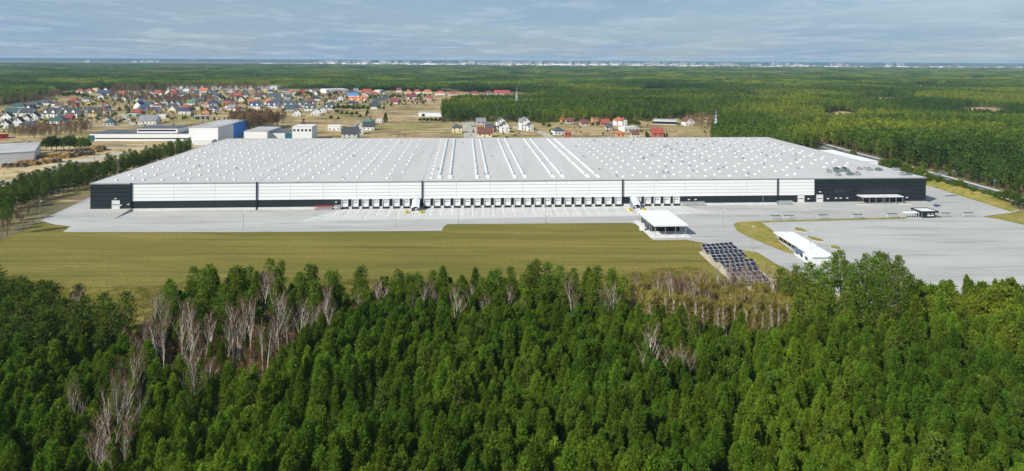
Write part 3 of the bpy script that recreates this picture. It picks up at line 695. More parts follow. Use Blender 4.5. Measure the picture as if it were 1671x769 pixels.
for k, (a, b) in enumerate(rows_pv):
    pa, pb = G(*a), G(*b); d = pb - pa; n = max(4, int(d.length / 2.04))
    t = thing('solar_table', f'tilted row of dark solar panels on pale gravel, {ordn[k]} row from the paved lane', 'solar panels', (pa.x, pa.y, 0.03), math.atan2(d.y, d.x), 'solar panel rows beyond the canopy')
    for i in range(n):
        for j in range(2):
            o = link('solar_panel', me_cell, t, (i * 2.04, j * 1.62 * math.cos(0.42), 0.7 + j * 1.62 * math.sin(0.42))); o.rotation_euler = (0.42, 0, 0)
            link('panel_frame', me_fr, o)
    for i in range(0, n + 1, 3):
        q = MB(); q.box(i * 2.04 - 0.05, i * 2.04 + 0.05, 0.3, 0.4, 0, 0.8); q.box(i * 2.04 - 0.05, i * 2.04 + 0.05, 2.5, 2.6, 0, 1.75); q.build('support_leg', M['metal'], t)
# lamp posts
def lamp(px, py, h_, label, dbl=False, rz=0):
    p = G(px, py)
    t = thing('lamp_post', label, 'lamp post', (p.x, p.y, 0.04), rz, 'lamp posts')
    q = MB(); q.tube([(0, 0, 0), (0, 0, h_)], [0.12, 0.07], 6); q.build('pole', M['metal'], t)
    q = MB(); q.box(-0.1, 1.2 if not dbl else 1.2, -0.12, 0.12, h_, h_ + 0.14); q.box(-1.2 if dbl else -0.1, -0.1, -0.12, 0.12, h_, h_ + 0.14); q.build('lamp_head', M['lgrey'], t)
for px, py, h_, lb in ((397, 375, 8, 'thin yard lamp post by the grass edge, facing the longest white facade'), (646, 372, 7, 'thin lamp post in the dock yard, left of the grass corner'), (748, 366, 7, 'thin lamp post at the grass edge, facing the middle docks'), (890, 365, 8, 'thin lamp post at the grass edge, between the ramps'), (1180, 371, 8, 'thin lamp post on the lane bend beside the lawn'), (1227, 407, 9, 'tall lamp post on the lane beside the solar field'), (1282, 394, 10, 'tall lamp post before the long white-roofed building'), (1322, 420, 10, 'tall lamp post beside the annex roof'), (1444, 345, 8, 'lamp post before the dark office block entrance'), (1508, 309, 9, 'lamp post at the far corner of the office block'), (1555, 303, 9, 'roadside lamp post on the grassy bank'), (1622, 321, 9, 'roadside lamp post at the end of the grassy bank'), (1436, 281, 9, 'roadside lamp post above the white roof beyond'), (65, 361, 9, 'lamp mast at the fence corner of the side lane'), (1245, 345, 8, 'lamp post in the yard near the first grey gate')):
    lamp(px, py, h_, lb)
# fence along the left side
fp = gp((-40, 411), (28, 380), (62, 362), (100, 344), (150, 320), (210, 292), (300, 254))
t = thing('mesh_fence', 'grey wire mesh fence along the side lane and field edge', 'fence')
for a, b in zip(fp, fp[1:]):
    n = max(1, int((b - a).length / 3.0))
    for k in range(n):
        p = a.lerp(b, k / n); q = MB(); q.box(-0.05, 0.05, -0.05, 0.05, 0, 2.2); q.build('post', M['metal'], t, loc=p)
q = MB()
for a, b in zip(fp, fp[1:]):
    d = (b - a).normalized(); nn_ = Vector((-d.y, d.x, 0)) * 0.015
    for z in np.arange(0.15, 2.1, 0.32):
        z = float(z); up = Vector((0, 0, 0.03))
        q.quad(a + Vector((0, 0, z)), b + Vector((0, 0, z)), b + Vector((0, 0, z)) + up, a + Vector((0, 0, z)) + up)
        q.quad(a + nn_ + Vector((0, 0, z)), b + nn_ + Vector((0, 0, z)), b + nn_ + Vector((0, 0, z)) + up, a + nn_ + Vector((0, 0, z)) + up)
q.build('wire', M['metal'], t)

# ------------------------------------------------------------------ industrial halls on the left
def hall(name, label, px0, py0, px1, py1, depth, h_, wallm, roofm, rise=0.0, wins=None, sidem=None, doors=(), rz=None, cat='building', parapet=True):
    a, b = G(px0, py0), G(px1, py1); d = b - a; w = d.length
    t = thing(name, label, cat, (a.x, a.y, 0.03), math.atan2(d.y, d.x) if rz is None else rz)
    q = MB(); q.box(0, w, 0, depth, 0, h_); q.build('wall', M[wallm], t)
    q = MB(); q.box(-0.2, w + 0.2, -0.2, depth + 0.2, h_ + 0.01, h_ + 0.3); q.build('roof', M[roofm], t)
    n = int(w / 6)
    for k in range(n if wins is None else wins[0]):
        nw = n if wins is None else wins[0]; z0, z1, ww = (1.2, 2.6, 2.4) if wins is None else wins[1:4]
        x = w * (k + 0.5) / nw; q = MB(); q.box(x - ww / 2, x + ww / 2, -0.06, -0.004, z0, z1); q.build('window', M['glass'], t)
    for x, dw, dh, mt in doors:
        q = MB(); q.box(x * w - dw / 2, x * w + dw / 2, -0.09, -0.004, 0, dh); q.build('gate', M[mt], t)
    if sidem:
        q = MB(); q.box(w + 0.004, w + 0.12, depth * sidem[1], depth - 0.1, 0.1, h_ - 0.1); q.build('side_cladding', M[sidem[0]], t)
        q = MB(); q.box(w + 0.004, w + 0.11, 0.1, depth * sidem[1] - 0.02, 0.1, h_ - 0.1); q.build('side_cladding', M['lgrey'], t)
    return t, w
M['teal'] = mat('teal_panel', (0.02, 0.11, 0.12), 0.5, 0.1, 0.1)
M['hroof'] = mat('weathered_sheet_roof', (0.36, 0.36, 0.355), 0.7, 0.16, 0.05)
M['dhroof'] = mat('dark_sheet_roof', (0.085, 0.095, 0.115), 0.7, 0.2, 0.05)
M['greenroof'] = mat('green_sheet_roof', (0.20, 0.38, 0.27), 0.6, 0.1, 0.05)
t, w = hall('factory_hall', 'long low white factory with a row of small windows behind the lumber yard', 146, 230.5, 308, 230.5, 30, 6.6, 'white', 'dhroof', wins=(34, 1.8, 2.9, 2.4), doors=((0.022, 5, 5.2, 'teal'),))
q = MB(); q.box(w * 0.46, w * 0.87, 3, 27, 6.92, 11.2); q.build('upper_wall', M['white'], t); q = MB(); q.box(w * 0.455, w * 0.875, 2.7, 27.3, 11.21, 11.6); q.build('upper_roof', M['dhroof'], t)
for k in range(16):
    x = w * (0.47 + 0.38 * (k + 0.5) / 16); q = MB(); q.box(x - 1.3, x + 1.3, 2.93, 2.996, 8.6, 10.0); q.build('upper_window', M['glass'], t)
t, w = hall('white_blue_hall', 'tall white hall with a blue rear side behind the warehouse corner', 308, 235, 349, 236.5, 78, 14.2, 'white', 'hroof', wins=(0, 0, 0, 0), sidem=('blue', 0.5), rz=0.07)
for k in range(14):
    q = MB(); q.box(-0.5, 0.5, -0.5, 0.5, 0, 0.6); q.build('roof_vent', M['metal'], t, loc=(6 + (k % 2) * 16, 8 + (k // 2) * 9, 14.52))
q = MB(); q.box(w * 0.3, w * 0.92, -9, -0.05, 0, 4.4); q.build('annex', M['lgrey'], t)
hall('grey_workshop', 'pale grey workshop hall with low roof at the lumber yard edge', -60, 273.5, 30, 275, 62, 8.2, 'lgrey', 'hroof', wins=(0, 0, 0, 0), rz=0.55)
hall('low_grey_shed', 'low dark-roofed shed behind the pale grey workshop', -20, 247.5, 29, 247.5, 18, 4.5, 'lgrey', 'dhroof', wins=(6, 1.0, 2.2, 2.0))
hall('flat_grey_hall', 'flat grey hall roof just behind the warehouse beside the blue hall', 398, 230, 436, 230, 42, 8.5, 'white', 'hroof', wins=(0, 0, 0, 0))
hall('low_grey_hall', 'low dark-roofed grey hall just behind the warehouse, beside the cream block', 438, 228.5, 474, 228.5, 30, 6.5, 'lgrey', 'dhroof', wins=(0, 0, 0, 0), doors=((0.9, 6, 6.2, 'teal'),))
hall('cream_office_block', 'cream flat-roofed block with square windows just behind the warehouse roof', 477, 229, 509, 229, 20, 12.5, 'white', 'lgrey', wins=(5, 8.2, 10.2, 2.0))
hall('green_hall', 'long green-roofed hall at the forest edge beyond the houses', 273, 147, 332, 147, 60, 8, 'lgrey', 'greenroof', wins=(8, 2, 4, 4), cat='hall')
hall('pale_hall', 'long pale grey hall at the forest edge past the green hall', 345, 146.3, 452, 146.3, 40, 8, 'lgrey', 'hroof', wins=(10, 2, 4, 5), cat='hall')
hall('white_hall', 'long white hall at the far end of the village', 532, 152.3, 568, 151.5, 40, 8, 'white', 'lgrey', wins=(5, 2, 4, 5), cat='hall')
hall('concrete_store', 'low pale concrete store beside the track on the meadow', 683, 190, 722, 190.5, 14, 5, 'lgrey', 'hroof', wins=(0, 0, 0, 0), doors=((0.2, 4, 3.5, 'dark'),))
hall('long_barn', 'long low open-sided barn on the meadow below the woods', 1066, 203, 1104, 204, 16, 5, 'lgrey', 'hroof', wins=(5, 0.6, 3.6, 7))
hall('low_glasshouse', 'long low pale shed on the dry slope among red roofs', 1019, 215, 1043, 214, 12, 4, 'white', 'lgrey', wins=(4, 1, 2.2, 2.5))
hall('low_garage_row', 'low pale garage row at the meadow edge below the orange house', 318, 195, 344, 194, 9, 3.6, 'lgrey', 'hroof', wins=(0, 0, 0, 0), doors=((0.2, 3, 2.6, 'dark'), (0.5, 3, 2.6, 'dark'), (0.8, 3, 2.6, 'dark')))
# lumber: stacks of sawn planks, bundles and dark log piles
rng = random.Random(21)
def lumber(px, py, w, d, h_, mt, label, rz):
    p = G(px, py)
    t = thing('lumber_stack', label, 'lumber stack', (p.x, p.y, 0.06), rz, 'stacks in the lumber yard')
    n = max(2, int(w / 1.5)); rows_ = max(1, int(h_ / 0.9)); q0 = MB(); q0.box(0.04, w / n - 0.06, 0, d, 0.06, h_ / rows_ - 0.06); me = q0.mesh('plank_bundle', M[mt])
    for k in range(n):
        for r in range(rows_ - (1 if rng.random() < 0.3 else 0)):
            link('plank_bundle', me, t, (k * w / n, rng.uniform(-0.25, 0.25), r * h_ / rows_))
lum = [(2, 274, 14, 5, 2.6, 'oldwood'), (18, 271.5, 10, 5, 3.4, 'wood'), (30, 271.5, 10, 5, 4.0, 'wood'), (42, 269.5, 12, 5, 2.4, 'wood'), (50, 268.5, 13, 5, 3.0, 'wood'), (60, 267, 14, 5, 2.8, 'oldwood'), (70, 266, 9, 5, 3.2, 'wood'), (60, 260.5, 12, 5, 3.4, 'wood'), (76, 260, 14, 6, 4.0, 'wood'), (88, 257.5, 15, 6, 3.0, 'wood'), (97, 256, 10, 5, 3.2, 'oldwood'), (108, 253, 12, 6, 3.8, 'oldwood'), (118, 251.5, 12, 6, 4.2, 'oldwood'), (130, 250, 12, 6, 4.2, 'wood'), (140, 248, 12, 6, 4.6, 'wood'), (147, 246, 10, 6, 3.6, 'oldwood'),
       (100, 277, 26, 6, 2.6, 'oldwood'), (112, 273, 22, 5, 2.4, 'oldwood'), (28, 299, 12, 4, 2.6, 'oldwood'), (38, 296, 11, 4, 3.2, 'oldwood'), (0, 310, 16, 4, 2.0, 'oldwood'), (124, 255, 12, 5, 3.0, 'oldwood'), (14, 264, 10, 5, 2.0, 'wood')]
wl = ['at the picture edge below the workshop', 'square stack before the workshop corner', 'tallest below the workshop', 'low stack right of the tallest', 'under the workshop side wall', 'fifth along the workshop track', 'at the end of the workshop track', 'against the workshop side', 'beside the workshop rear', 'behind the workshop rear corner', 'first dark one past the workshop', 'start of the dark upper row', 'tall one in the dark upper row', 'end of the upper row', 'near the upper trees', 'last by the factory lawn', 'long dark pile on the bare sand', 'second dark pile on the bare sand', 'small dark pile beside the pine row', 'taller dark pile beside the pine row', 'dark pile at the picture edge near the pines', 'short one below the dark upper row', 'small pale one touching the workshop front']
for (px, py, w, d, h_, mt), l_ in zip(lum, wl):
    lumber(px, py, w, d, h_, mt, ('yellow-brown' if mt == 'wood' else 'dark brown') + ' lumber stack, ' + l_, rng.uniform(0.15, 0.5))

# ------------------------------------------------------------------ village houses
WALLS = {'white': (0.74, 0.735, 0.71), 'cream': (0.66, 0.58, 0.40), 'yellow': (0.58, 0.45, 0.20), 'orange': (0.48, 0.27, 0.13), 'grey': (0.46, 0.46, 0.45), 'brick-red': (0.34, 0.12, 0.08), 'pale green': (0.42, 0.50, 0.40)}
ROOFS = {'anthracite': (0.045, 0.05, 0.058), 'dark slate': (0.06, 0.075, 0.085), 'grey': (0.20, 0.20, 0.21), 'red': (0.29, 0.065, 0.045), 'orange': (0.40, 0.13, 0.06), 'brown': (0.13, 0.055, 0.04), 'blue': (0.07, 0.19, 0.40), 'dark blue': (0.04, 0.055, 0.11), 'teal': (0.035, 0.075, 0.075), 'green': (0.08, 0.17, 0.11), 'dark red': (0.18, 0.05, 0.045), 'pale grey': (0.42, 0.43, 0.43), 'white': (0.70, 0.70, 0.68)}
for k, c in WALLS.items(): M['w_' + k] = mat('render_' + k.replace(' ', '_'), c, 0.85, 0.06, 0.3)
for k, c in ROOFS.items(): M['r_' + k] = mat('tiles_' + k.replace(' ', '_'), c, 0.75, 0.16, 0.5)
M['frame'] = mat('window_frame', (0.75, 0.75, 0.73), 0.6, 0.05, 1)
hr = random.Random(77)
q = MB(); q.box(-0.6, 0.6, -0.06, 0.02, 0.0, 1.4); ME_WIN = q.mesh('window', M['glass'])
q = MB(); q.box(-0.55, 0.55, -0.07, 0.02, 0.0, 2.2); ME_DOOR = q.mesh('door', mat('house_door', (0.16, 0.09, 0.05), 0.6, 0.2, 1))
q = MB(); q.box(-0.4, 0.4, -0.35, 0.35, 0.0, 2.2); q.box(-0.48, 0.48, -0.43, 0.43, 2.2, 2.35); ME_CH = q.mesh('chimney', mat('chimney_brick', (0.42, 0.30, 0.24), 0.9, 0.2, 1))
def house(px, py, wpx, kind, wall, roof, where, hw=None, rot=None, dr=0.85):
    p = G(px, py); mpp = M_px(p); w = wpx * mpp; d = min(max(7.0, w * dr), 13.0)
    hw = hw * 1.15 if hw else (5.4 if hr.random() < 0.3 else 3.6)
    rot = rot if rot is not None else math.atan2(-p.x, p.y) * -0.0 + hr.uniform(-0.3, 0.3)
    kn = {'g': 'gable-fronted', 'e': 'pitched', 'h': 'hipped', 'f': 'flat', 't': 'twin-dormer pitched'}[kind]
    t = thing('house', f'{wall} house with {roof} {kn} roof, {where}', 'house', (p.x, p.y, 0.03), rot, 'village houses')
    x0, x1, y0, y1 = -w / 2, w / 2, 0.0, d
    rh = {'g': w * 0.46, 'e': d * 0.46, 't': d * 0.48, 'h': min(w, d) * 0.38, 'f': 0.3}[kind]
    q = MB(); q.box(x0, x1, y0, y1, 0, hw)
    if kind == 'g':
        q.tri((x0, y0, hw), (x1, y0, hw), (0, y0, hw + rh)); q.tri((x1, y1, hw), (x0, y1, hw), (0, y1, hw + rh))
    if kind in 'et':
        ym = d / 2; q.tri((x0, y1, hw), (x0, y0, hw), (x0, ym, hw + rh)); q.tri((x1, y0, hw), (x1, y1, hw), (x1, ym, hw + rh))
    q.build('wall', M['w_' + wall], t)
    q = MB(); ov = 0.5; th = 0.22
    def slab(a, b, c, d_):
        up = Vector((0, 0, th)); a, b, c, d_ = map(Vector, (a, b, c, d_))
        q.quad(a + up, b + up, c + up, d_ + up); q.quad(d_, c, b, a)
        for s, e in ((a, b), (b, c), (c, d_), (d_, a)): q.quad(s, e, e + up, s + up)
    if kind == 'g':
        dz = rh / (w / 2) * ov
        slab((x0 - ov, y0 - ov, hw - dz), (0, y0 - ov, hw + rh), (0, y1 + ov, hw + rh), (x0 - ov, y1 + ov, hw - dz)); slab((0, y0 - ov, hw + rh), (x1 + ov, y0 - ov, hw - dz), (x1 + ov, y1 + ov, hw - dz), (0, y1 + ov, hw + rh))
    elif kind in 'et':
        ym = d / 2; dz = rh / ym * ov
        slab((x0 - ov, y0 - ov, hw - dz), (x1 + ov, y0 - ov, hw - dz), (x1 + ov, ym, hw + rh), (x0 - ov, ym, hw + rh)); slab((x0 - ov, ym, hw + rh), (x1 + ov, ym, hw + rh), (x1 + ov, y1 + ov, hw - dz), (x0 - ov, y1 + ov, hw - dz))
    elif kind == 'h':
        m_ = min(w, d) / 2; xa, xb = (x0 + m_, x1 - m_) if w >= d else (0, 0); ya, yb = (d / 2, d / 2) if w >= d else (m_, d - m_)
        e_ = [(x0 - ov, y0 - ov, hw), (x1 + ov, y0 - ov, hw), (x1 + ov, y1 + ov, hw), (x0 - ov, y1 + ov, hw)]; r0, r1 = (xa, ya, hw + rh), (xb, yb, hw + rh)
        q.quad(e_[0], e_[1], r1, r0); q.tri(e_[1], e_[2], r1); q.quad(e_[2], e_[3], r0, r1); q.tri(e_[3], e_[0], r0); q.quad(e_[3], e_[2], e_[1], e_[0])
    else:
        q.box(x0 - 0.15, x1 + 0.15, y0 - 0.15, y1 + 0.15, hw + 0.005, hw + 0.35)
    rf = q.build('roof', M['r_' + roof], t)
    if kind != 'f': link('chimney', ME_CH, rf, (w * hr.uniform(-0.25, 0.25), d * 0.62, hw + rh * 0.45))
    if kind == 't':
        for sx in (-0.25, 0.25):
            q = MB(); dw = w * 0.10; dh = 1.9; zb = hw + 0.2; yb = d * 0.34
            q.box(sx * w - dw, sx * w + dw, 0.15, yb, zb, zb + dh); q.tri((sx * w - dw, 0.15, zb + dh), (sx * w + dw, 0.15, zb + dh), (sx * w, 0.15, zb + dh + dw)); q.build('dormer', M['w_' + wall], t)
            q = MB(); up = (0, 0, 0.02)
            q.quad((sx * w - dw - 0.2, 0, zb + dh - 0.1), (sx * w, 0, zb + dh + dw + 0.1), (sx * w, yb + 1, zb + dh + dw + 0.1), (sx * w - dw - 0.2, yb + 1, zb + dh - 0.1)); q.quad((sx * w, 0, zb + dh + dw + 0.1), (sx * w + dw + 0.2, 0, zb + dh - 0.1), (sx * w + dw + 0.2, yb + 1, zb + dh - 0.1), (sx * w, yb + 1, zb + dh + dw + 0.1)); q.build('dormer_roof', M['r_' + roof], t)
    n = max(2, int(w / 3.6)); dk = hr.randrange(n)
    if wpx >= 9:
        for k in range(n):
            x = x0 + w * (k + 0.5) / n
            link('door' if k == dk else 'window', ME_DOOR if k == dk else ME_WIN, t, (x, y0 - 0.004, 0.02 if k == dk else 1.0))
            if hw > 5: link('window', ME_WIN, t, (x, y0 - 0.004, 3.6))
        if kind == 'g': link('window', ME_WIN, t, (0, y0 - 0.004, hw + rh * 0.25))
    return t
HS = [
 (6, 210, 15, 'g', 'white', 'anthracite', 'front one at the picture edge', 4, .25), (27, 206, 16, 'g', 'white', 'anthracite', 'nearest of the dense dark-roofed estate', 4, .25), (9, 196.5, 15, 'g', 'white', 'teal', 'behind the estate front pair', 4, .2), (41, 199, 12, 'g', 'white', 'anthracite', 'small one squeezed behind the nearest', 4, .25), (53, 197, 15, 'g', 'white', 'anthracite', 'end of the dense estate row', 4.4, .2), (16, 190, 20, 'e', 'white', 'teal', 'back row of the estate at the edge', 4, 0.1), (41, 190, 18, 'e', 'white', 'anthracite', 'back row of the estate centre', 4, .1), (46, 209, 12, 'e', 'grey', 'dark slate', 'low one before the estate row', 3, .2),
 (80, 192.5, 25, 't', 'white', 'anthracite', 'first of the three twin houses', 5, 0.0), (113, 192, 25, 't', 'white', 'anthracite', 'middle of the three twin houses', 5, 0.0), (146, 191.5, 23, 't', 'yellow', 'anthracite', 'last of the three twin houses', 5, 0.0),
 (90, 202.5, 27, 'h', 'white', 'teal', 'wide bungalow before the twin houses', 2.8, 0.05), (110, 196, 13, 'e', 'brick-red', 'dark red', 'small one behind the teal bungalow', 2.6, .1), (166, 196, 18, 'f', 'grey', 'anthracite', 'long low one past the twin houses', 3.2, .05), (177, 205.5, 16, 'h', 'grey', 'teal', 'by the pylon', 3, 0.1), (170, 200.5, 14, 'g', 'cream', 'brown', 'behind the teal-roofed one', 3.4, .4), (175, 186.8, 11, 'f', 'cream', 'brown', 'small cube behind the hedge', 3.4, 0), (240, 203, 27, 'e', 'white', 'grey', 'large one beside the track bend', 3.6, .12), (222, 187.5, 16, 'h', 'brick-red', 'red', 'wide low one above the track', 3, .1), (214, 191, 16, 'f', 'pale green', 'pale grey', 'low one below the wide red roof', 3, 0), (248, 188, 13, 'g', 'yellow', 'red', 'beside the pale-roofed sheds', 3.8, .5), (262, 193, 15, 'f', 'white', 'pale grey', 'flat one behind the large grey roof', 3.6, 0.1),
 (27, 178, 24, 'h', 'white', 'teal', 'first of the long low row on the meadow', 2.8, .1), (51, 175, 22, 'h', 'white', 'dark slate', 'second of the long low row', 2.8, .1), (70, 171.5, 20, 'h', 'white', 'dark slate', 'third of the long low row', 2.8, .1), (118, 168, 14, 'h', 'white', 'red', 'alone on the meadow before the dark trees', 3.6, .0), (145, 171, 7, 'f', 'yellow', 'brown', 'tiny one at the meadow hedge', 3, 0), (122, 174.5, 6, 'g', 'brick-red', 'red', 'tiny red shed by the hedge', 2.4, 0),
 (128, 152.5, 14, 'h', 'white', 'red', 'farthest pair, first', 3.4, 0), (143, 152, 13, 'h', 'white', 'red', 'farthest pair, second', 3.4, 0), (155, 149.5, 8, 'f', 'yellow', 'brown', 'tall box at the forest edge', 7, 0), (172, 149.5, 6, 'g', 'white', 'brown', 'small one at the forest edge', 4, 0), (164, 161.5, 9, 'g', 'white', 'grey', 'below the long blue roof', 3.6, .1), (187, 163, 10, 'g', 'white', 'pale grey', 'above the bare hedge', 3.6, .3), (197, 158, 9, 'e', 'orange', 'orange', 'tall one among bare trees', 5.5, .2), (207, 162, 12, 'f', 'white', 'pale grey', 'beside the tall orange one', 4.5, 0), (168, 155, 22, 'e', 'grey', 'dark blue', 'long one below the forest edge', 3, 0), (228, 158, 6, 'g', 'white', 'brown', 'tiny one among the bare trees', 3.6, .2), (240, 160.5, 7, 'g', 'white', 'dark red', 'second tiny one among the bare trees', 3.6, .2), (251, 160, 7, 'g', 'white', 'anthracite', 'third tiny one among the bare trees', 3.6, -.2),
 (239, 174.5, 19, 'h', 'white', 'dark slate', 'broad one with two wings', 3.2, .1), (258, 174, 14, 'f', 'cream', 'white', 'flat modern one', 4.2, 0.0), (269, 172, 9, 'g', 'grey', 'dark slate', 'behind the flat modern one', 4, .1), (255, 155, 18, 'h', 'white', 'red', 'wide one in the far row', 3.4, 0), (274, 153.5, 8, 'g', 'white', 'pale grey', 'narrow one in the far row', 3.6, 0), (284, 152, 10, 'h', 'brick-red', 'red', 'under the green hall', 4, 0), (303, 152, 9, 'e', 'white', 'pale grey', 'first below the green hall', 3.5, 0), (312, 152, 8, 'e', 'cream', 'dark red', 'second below the green hall', 3.5, 0), (331, 151, 12, 'e', 'white', 'orange', 'at the end of the green hall', 3.2, 0), (345, 153.5, 16, 'h', 'white', 'dark slate', 'far row, before the pale hall', 3.4, 0), (360, 153.5, 10, 'g', 'yellow', 'red', 'far row, beside the dark hipped one', 3.6, .3), (375, 152.5, 11, 'g', 'white', 'red', 'far row, brightest red', 3.6, .4), (386, 158.5, 18, 'h', 'brick-red', 'red', 'wide low one in the second far row', 3, 0), (420, 158, 14, 'h', 'grey', 'dark red', 'second far row, before the yellow box', 3, .1), (436, 151, 14, 'f', 'yellow', 'pale grey', 'box-like one at the end of the pale hall', 6, 0), (398, 157, 10, 'e', 'white', 'dark slate', 'second far row, between two red roofs', 3.4, .2), (447, 160.5, 18, 'e', 'grey', 'dark slate', 'long one under the yellow box', 3, .1), (458, 158, 8, 'g', 'white', 'anthracite', 'small one under the yellow box', 3.6, .2),
 (289, 175.8, 11, 'g', 'white', 'grey', 'behind the dark blue roof', 3.6, .1), (300, 186.5, 20, 'h', 'white', 'dark blue', 'large one in the middle of the village', 3.4, .1), (303, 180.5, 14, 'h', 'brick-red', 'red', 'brightest roof in the middle of the village', 3.4, .2), (322, 179, 11, 'f', 'cream', 'brown', 'small one beside the brightest red roof', 3.4, 0), (334, 188, 14, 'g', 'orange', 'orange', 'standing alone at the meadow corner', 3, .1), (335, 175, 10, 'h', 'white', 'orange', 'behind the village centre', 3.8, .2), (311, 171.5, 12, 'e', 'white', 'green', 'behind the brightest red roof', 3.2, .1), (345, 173, 16, 'h', 'grey', 'dark blue', 'dark one near the spruce hedge', 3.4, .2), (356, 166, 9, 'g', 'white', 'grey', 'pale one above the spruce hedge', 3.6, .3), (325, 168.5, 12, 'e', 'grey', 'dark slate', 'low one in the bare grove', 3, .1), (280, 172, 8, 'g', 'grey', 'anthracite', 'small one in the bare grove', 3.2, 0),
 (415, 177.5, 18, 't', 'white', 'dark blue', 'above the brown wood, first', 3.6, 0), (443, 176.5, 18, 't', 'white', 'dark blue', 'above the brown wood, second', 3.6, 0), (470, 177, 20, 't', 'white', 'dark slate', 'above the brown wood, third', 3.6, 0.0), (494, 176, 20, 't', 'white', 'dark slate', 'second terrace, back row', 3.6, 0.1), (505, 181.5, 16, 't', 'white', 'dark slate', 'second terrace, middle row', 3.6, .1), (472, 182, 16, 'e', 'grey', 'dark slate', 'second terrace, next to the brown wood', 3.4, .15), (484, 190, 13, 'g', 'white', 'anthracite', 'second terrace, nearest gable', 4, .2), (515, 188.5, 15, 'g', 'white', 'dark slate', 'second terrace, widest gable', 4.2, .25), (526, 184.5, 12, 'g', 'white', 'dark slate', 'second terrace, behind the widest gable', 4, .25), (537, 180, 17, 't', 'white', 'dark slate', 'second terrace, far end', 3.6, .2),
 (515, 165, 15, 'h', 'white', 'anthracite', 'low one before the far white hall', 3.2, .1), (542, 166, 13, 'h', 'white', 'brown', 'beside the orange terrace', 3.2, .2), (555, 164.5, 9, 'g', 'white', 'brown', 'tall narrow one left of the blue roof', 5, .2), (575, 160, 22, 'h', 'white', 'blue', 'with the only bright blue roof', 4.2, .1), (579, 168, 22, 't', 'cream', 'orange', 'terrace with orange dormers', 3.6, 0.0), (597, 161.5, 10, 'g', 'white', 'pale grey', 'right of the blue roof', 4, .1), (493, 153.5, 13, 'g', 'brick-red', 'red', 'deep red far one with pale gable', 3.6, .3), (472, 154.5, 11, 'h', 'white', 'orange', 'far one left of the deep red roof', 4, .2), (481, 157.5, 10, 'g', 'white', 'grey', 'below the deep red roof', 3.6, .1), (598, 152.5, 14, 'e', 'grey', 'red', 'far row above the blue roof', 3, 0), (610, 157, 15, 'h', 'cream', 'red', 'far row right of the blue roof', 3.4, .1), (617, 151.5, 12, 'f', 'white', 'white', 'far white cube', 5, 0), (612, 178, 14, 'e', 'white', 'anthracite', 'half hidden behind the green grove', 3.4, 0), (626, 166, 10, 'e', 'grey', 'dark slate', 'behind the green grove, small', 3, .1), (643, 169.5, 14, 'e', 'white', 'dark red', 'low one before the red-roof colony', 2.8, 0),
 (545, 213.5, 20, 'f', 'white', 'white', 'modern cube on the green meadow', 4.2, 0.15), (570, 228, 25, 'e', 'grey', 'anthracite', 'close behind the warehouse roof edge', 5, 0.03), (584, 219.5, 17, 'g', 'white', 'grey', 'bright gable on the meadow', 5.4, .35), (601, 213, 18, 'e', 'white', 'anthracite', 'beside the bright gable', 3.6, .1), (598, 204.5, 22, 'h', 'cream', 'green', 'low one behind the bright gable', 3, .05), (619, 200.5, 9, 'f', 'white', 'pale grey', 'small one by the dark spruce', 3.6, .1), (600, 197.5, 9, 'h', 'brick-red', 'red', 'small one behind the green roof', 3, .1),
 (666, 153.5, 12, 'h', 'white', 'orange', 'red-roof colony, first', 3.4, 0), (680, 153, 14, 'h', 'white', 'red', 'red-roof colony, second', 3.4, 0), (697, 153, 16, 'h', 'cream', 'orange', 'red-roof colony, brightest', 3.6, 0), (718, 155.5, 16, 'h', 'white', 'orange', 'red-roof colony, beside the brightest', 3.4, 0), (739, 157, 14, 'h', 'white', 'red', 'red-roof colony, end at the woods', 3.4, .1), (701, 164, 13, 'h', 'white', 'red', 'red-roof colony, nearest', 3.6, .2), (671, 162, 15, 'e', 'white', 'dark red', 'red-roof colony, with white gable end', 3.8, .2), (774, 156, 17, 'h', 'cream', 'dark red', 'beyond the woods, first', 3.6, 0), (797, 155.5, 16, 'h', 'grey', 'brown', 'beyond the woods, second', 3.6, 0), (819, 155.5, 26, 'e', 'white', 'red', 'beyond the woods, long terrace', 3.6, 0),
 (746, 217, 16, 'h', 'cream', 'dark slate', 'left of the pale new street', 4.6, .1), (785, 207.5, 15, 'e', 'grey', 'grey', 'new estate, rear', 5, .1), (783, 213.5, 11, 'f', 'orange', 'pale grey', 'new estate, orange wall', 5.6, .1), (791, 224, 23, 'e', 'cream', 'brown', 'low one nearest the warehouse roof', 3, 0.0), (799, 215.5, 13, 'e', 'orange', 'dark slate', 'new estate, behind the brown roof', 4.6, .1), (811, 215, 10, 'f', 'grey', 'anthracite', 'new estate, beside the tall white gable', 4.6, .1), (824, 216.5, 14, 'g', 'white', 'anthracite', 'new estate, tall white gable', 6, .2), (818, 207.5, 14, 'g', 'white', 'dark slate', 'new estate, rear white gable', 5.4, .2), (858, 212, 17, 'g', 'white', 'grey', 'new estate, largest white block', 7, .25), (866, 214, 9, 'g', 'white', 'dark slate', 'new estate, annex of the largest block', 5, .25), (852, 206.5, 10, 'e', 'white', 'grey', 'new estate, behind the largest block', 5, .1), (775, 213, 9, 'f', 'grey', 'dark slate', 'new estate, small one by the pale street', 3, 0),
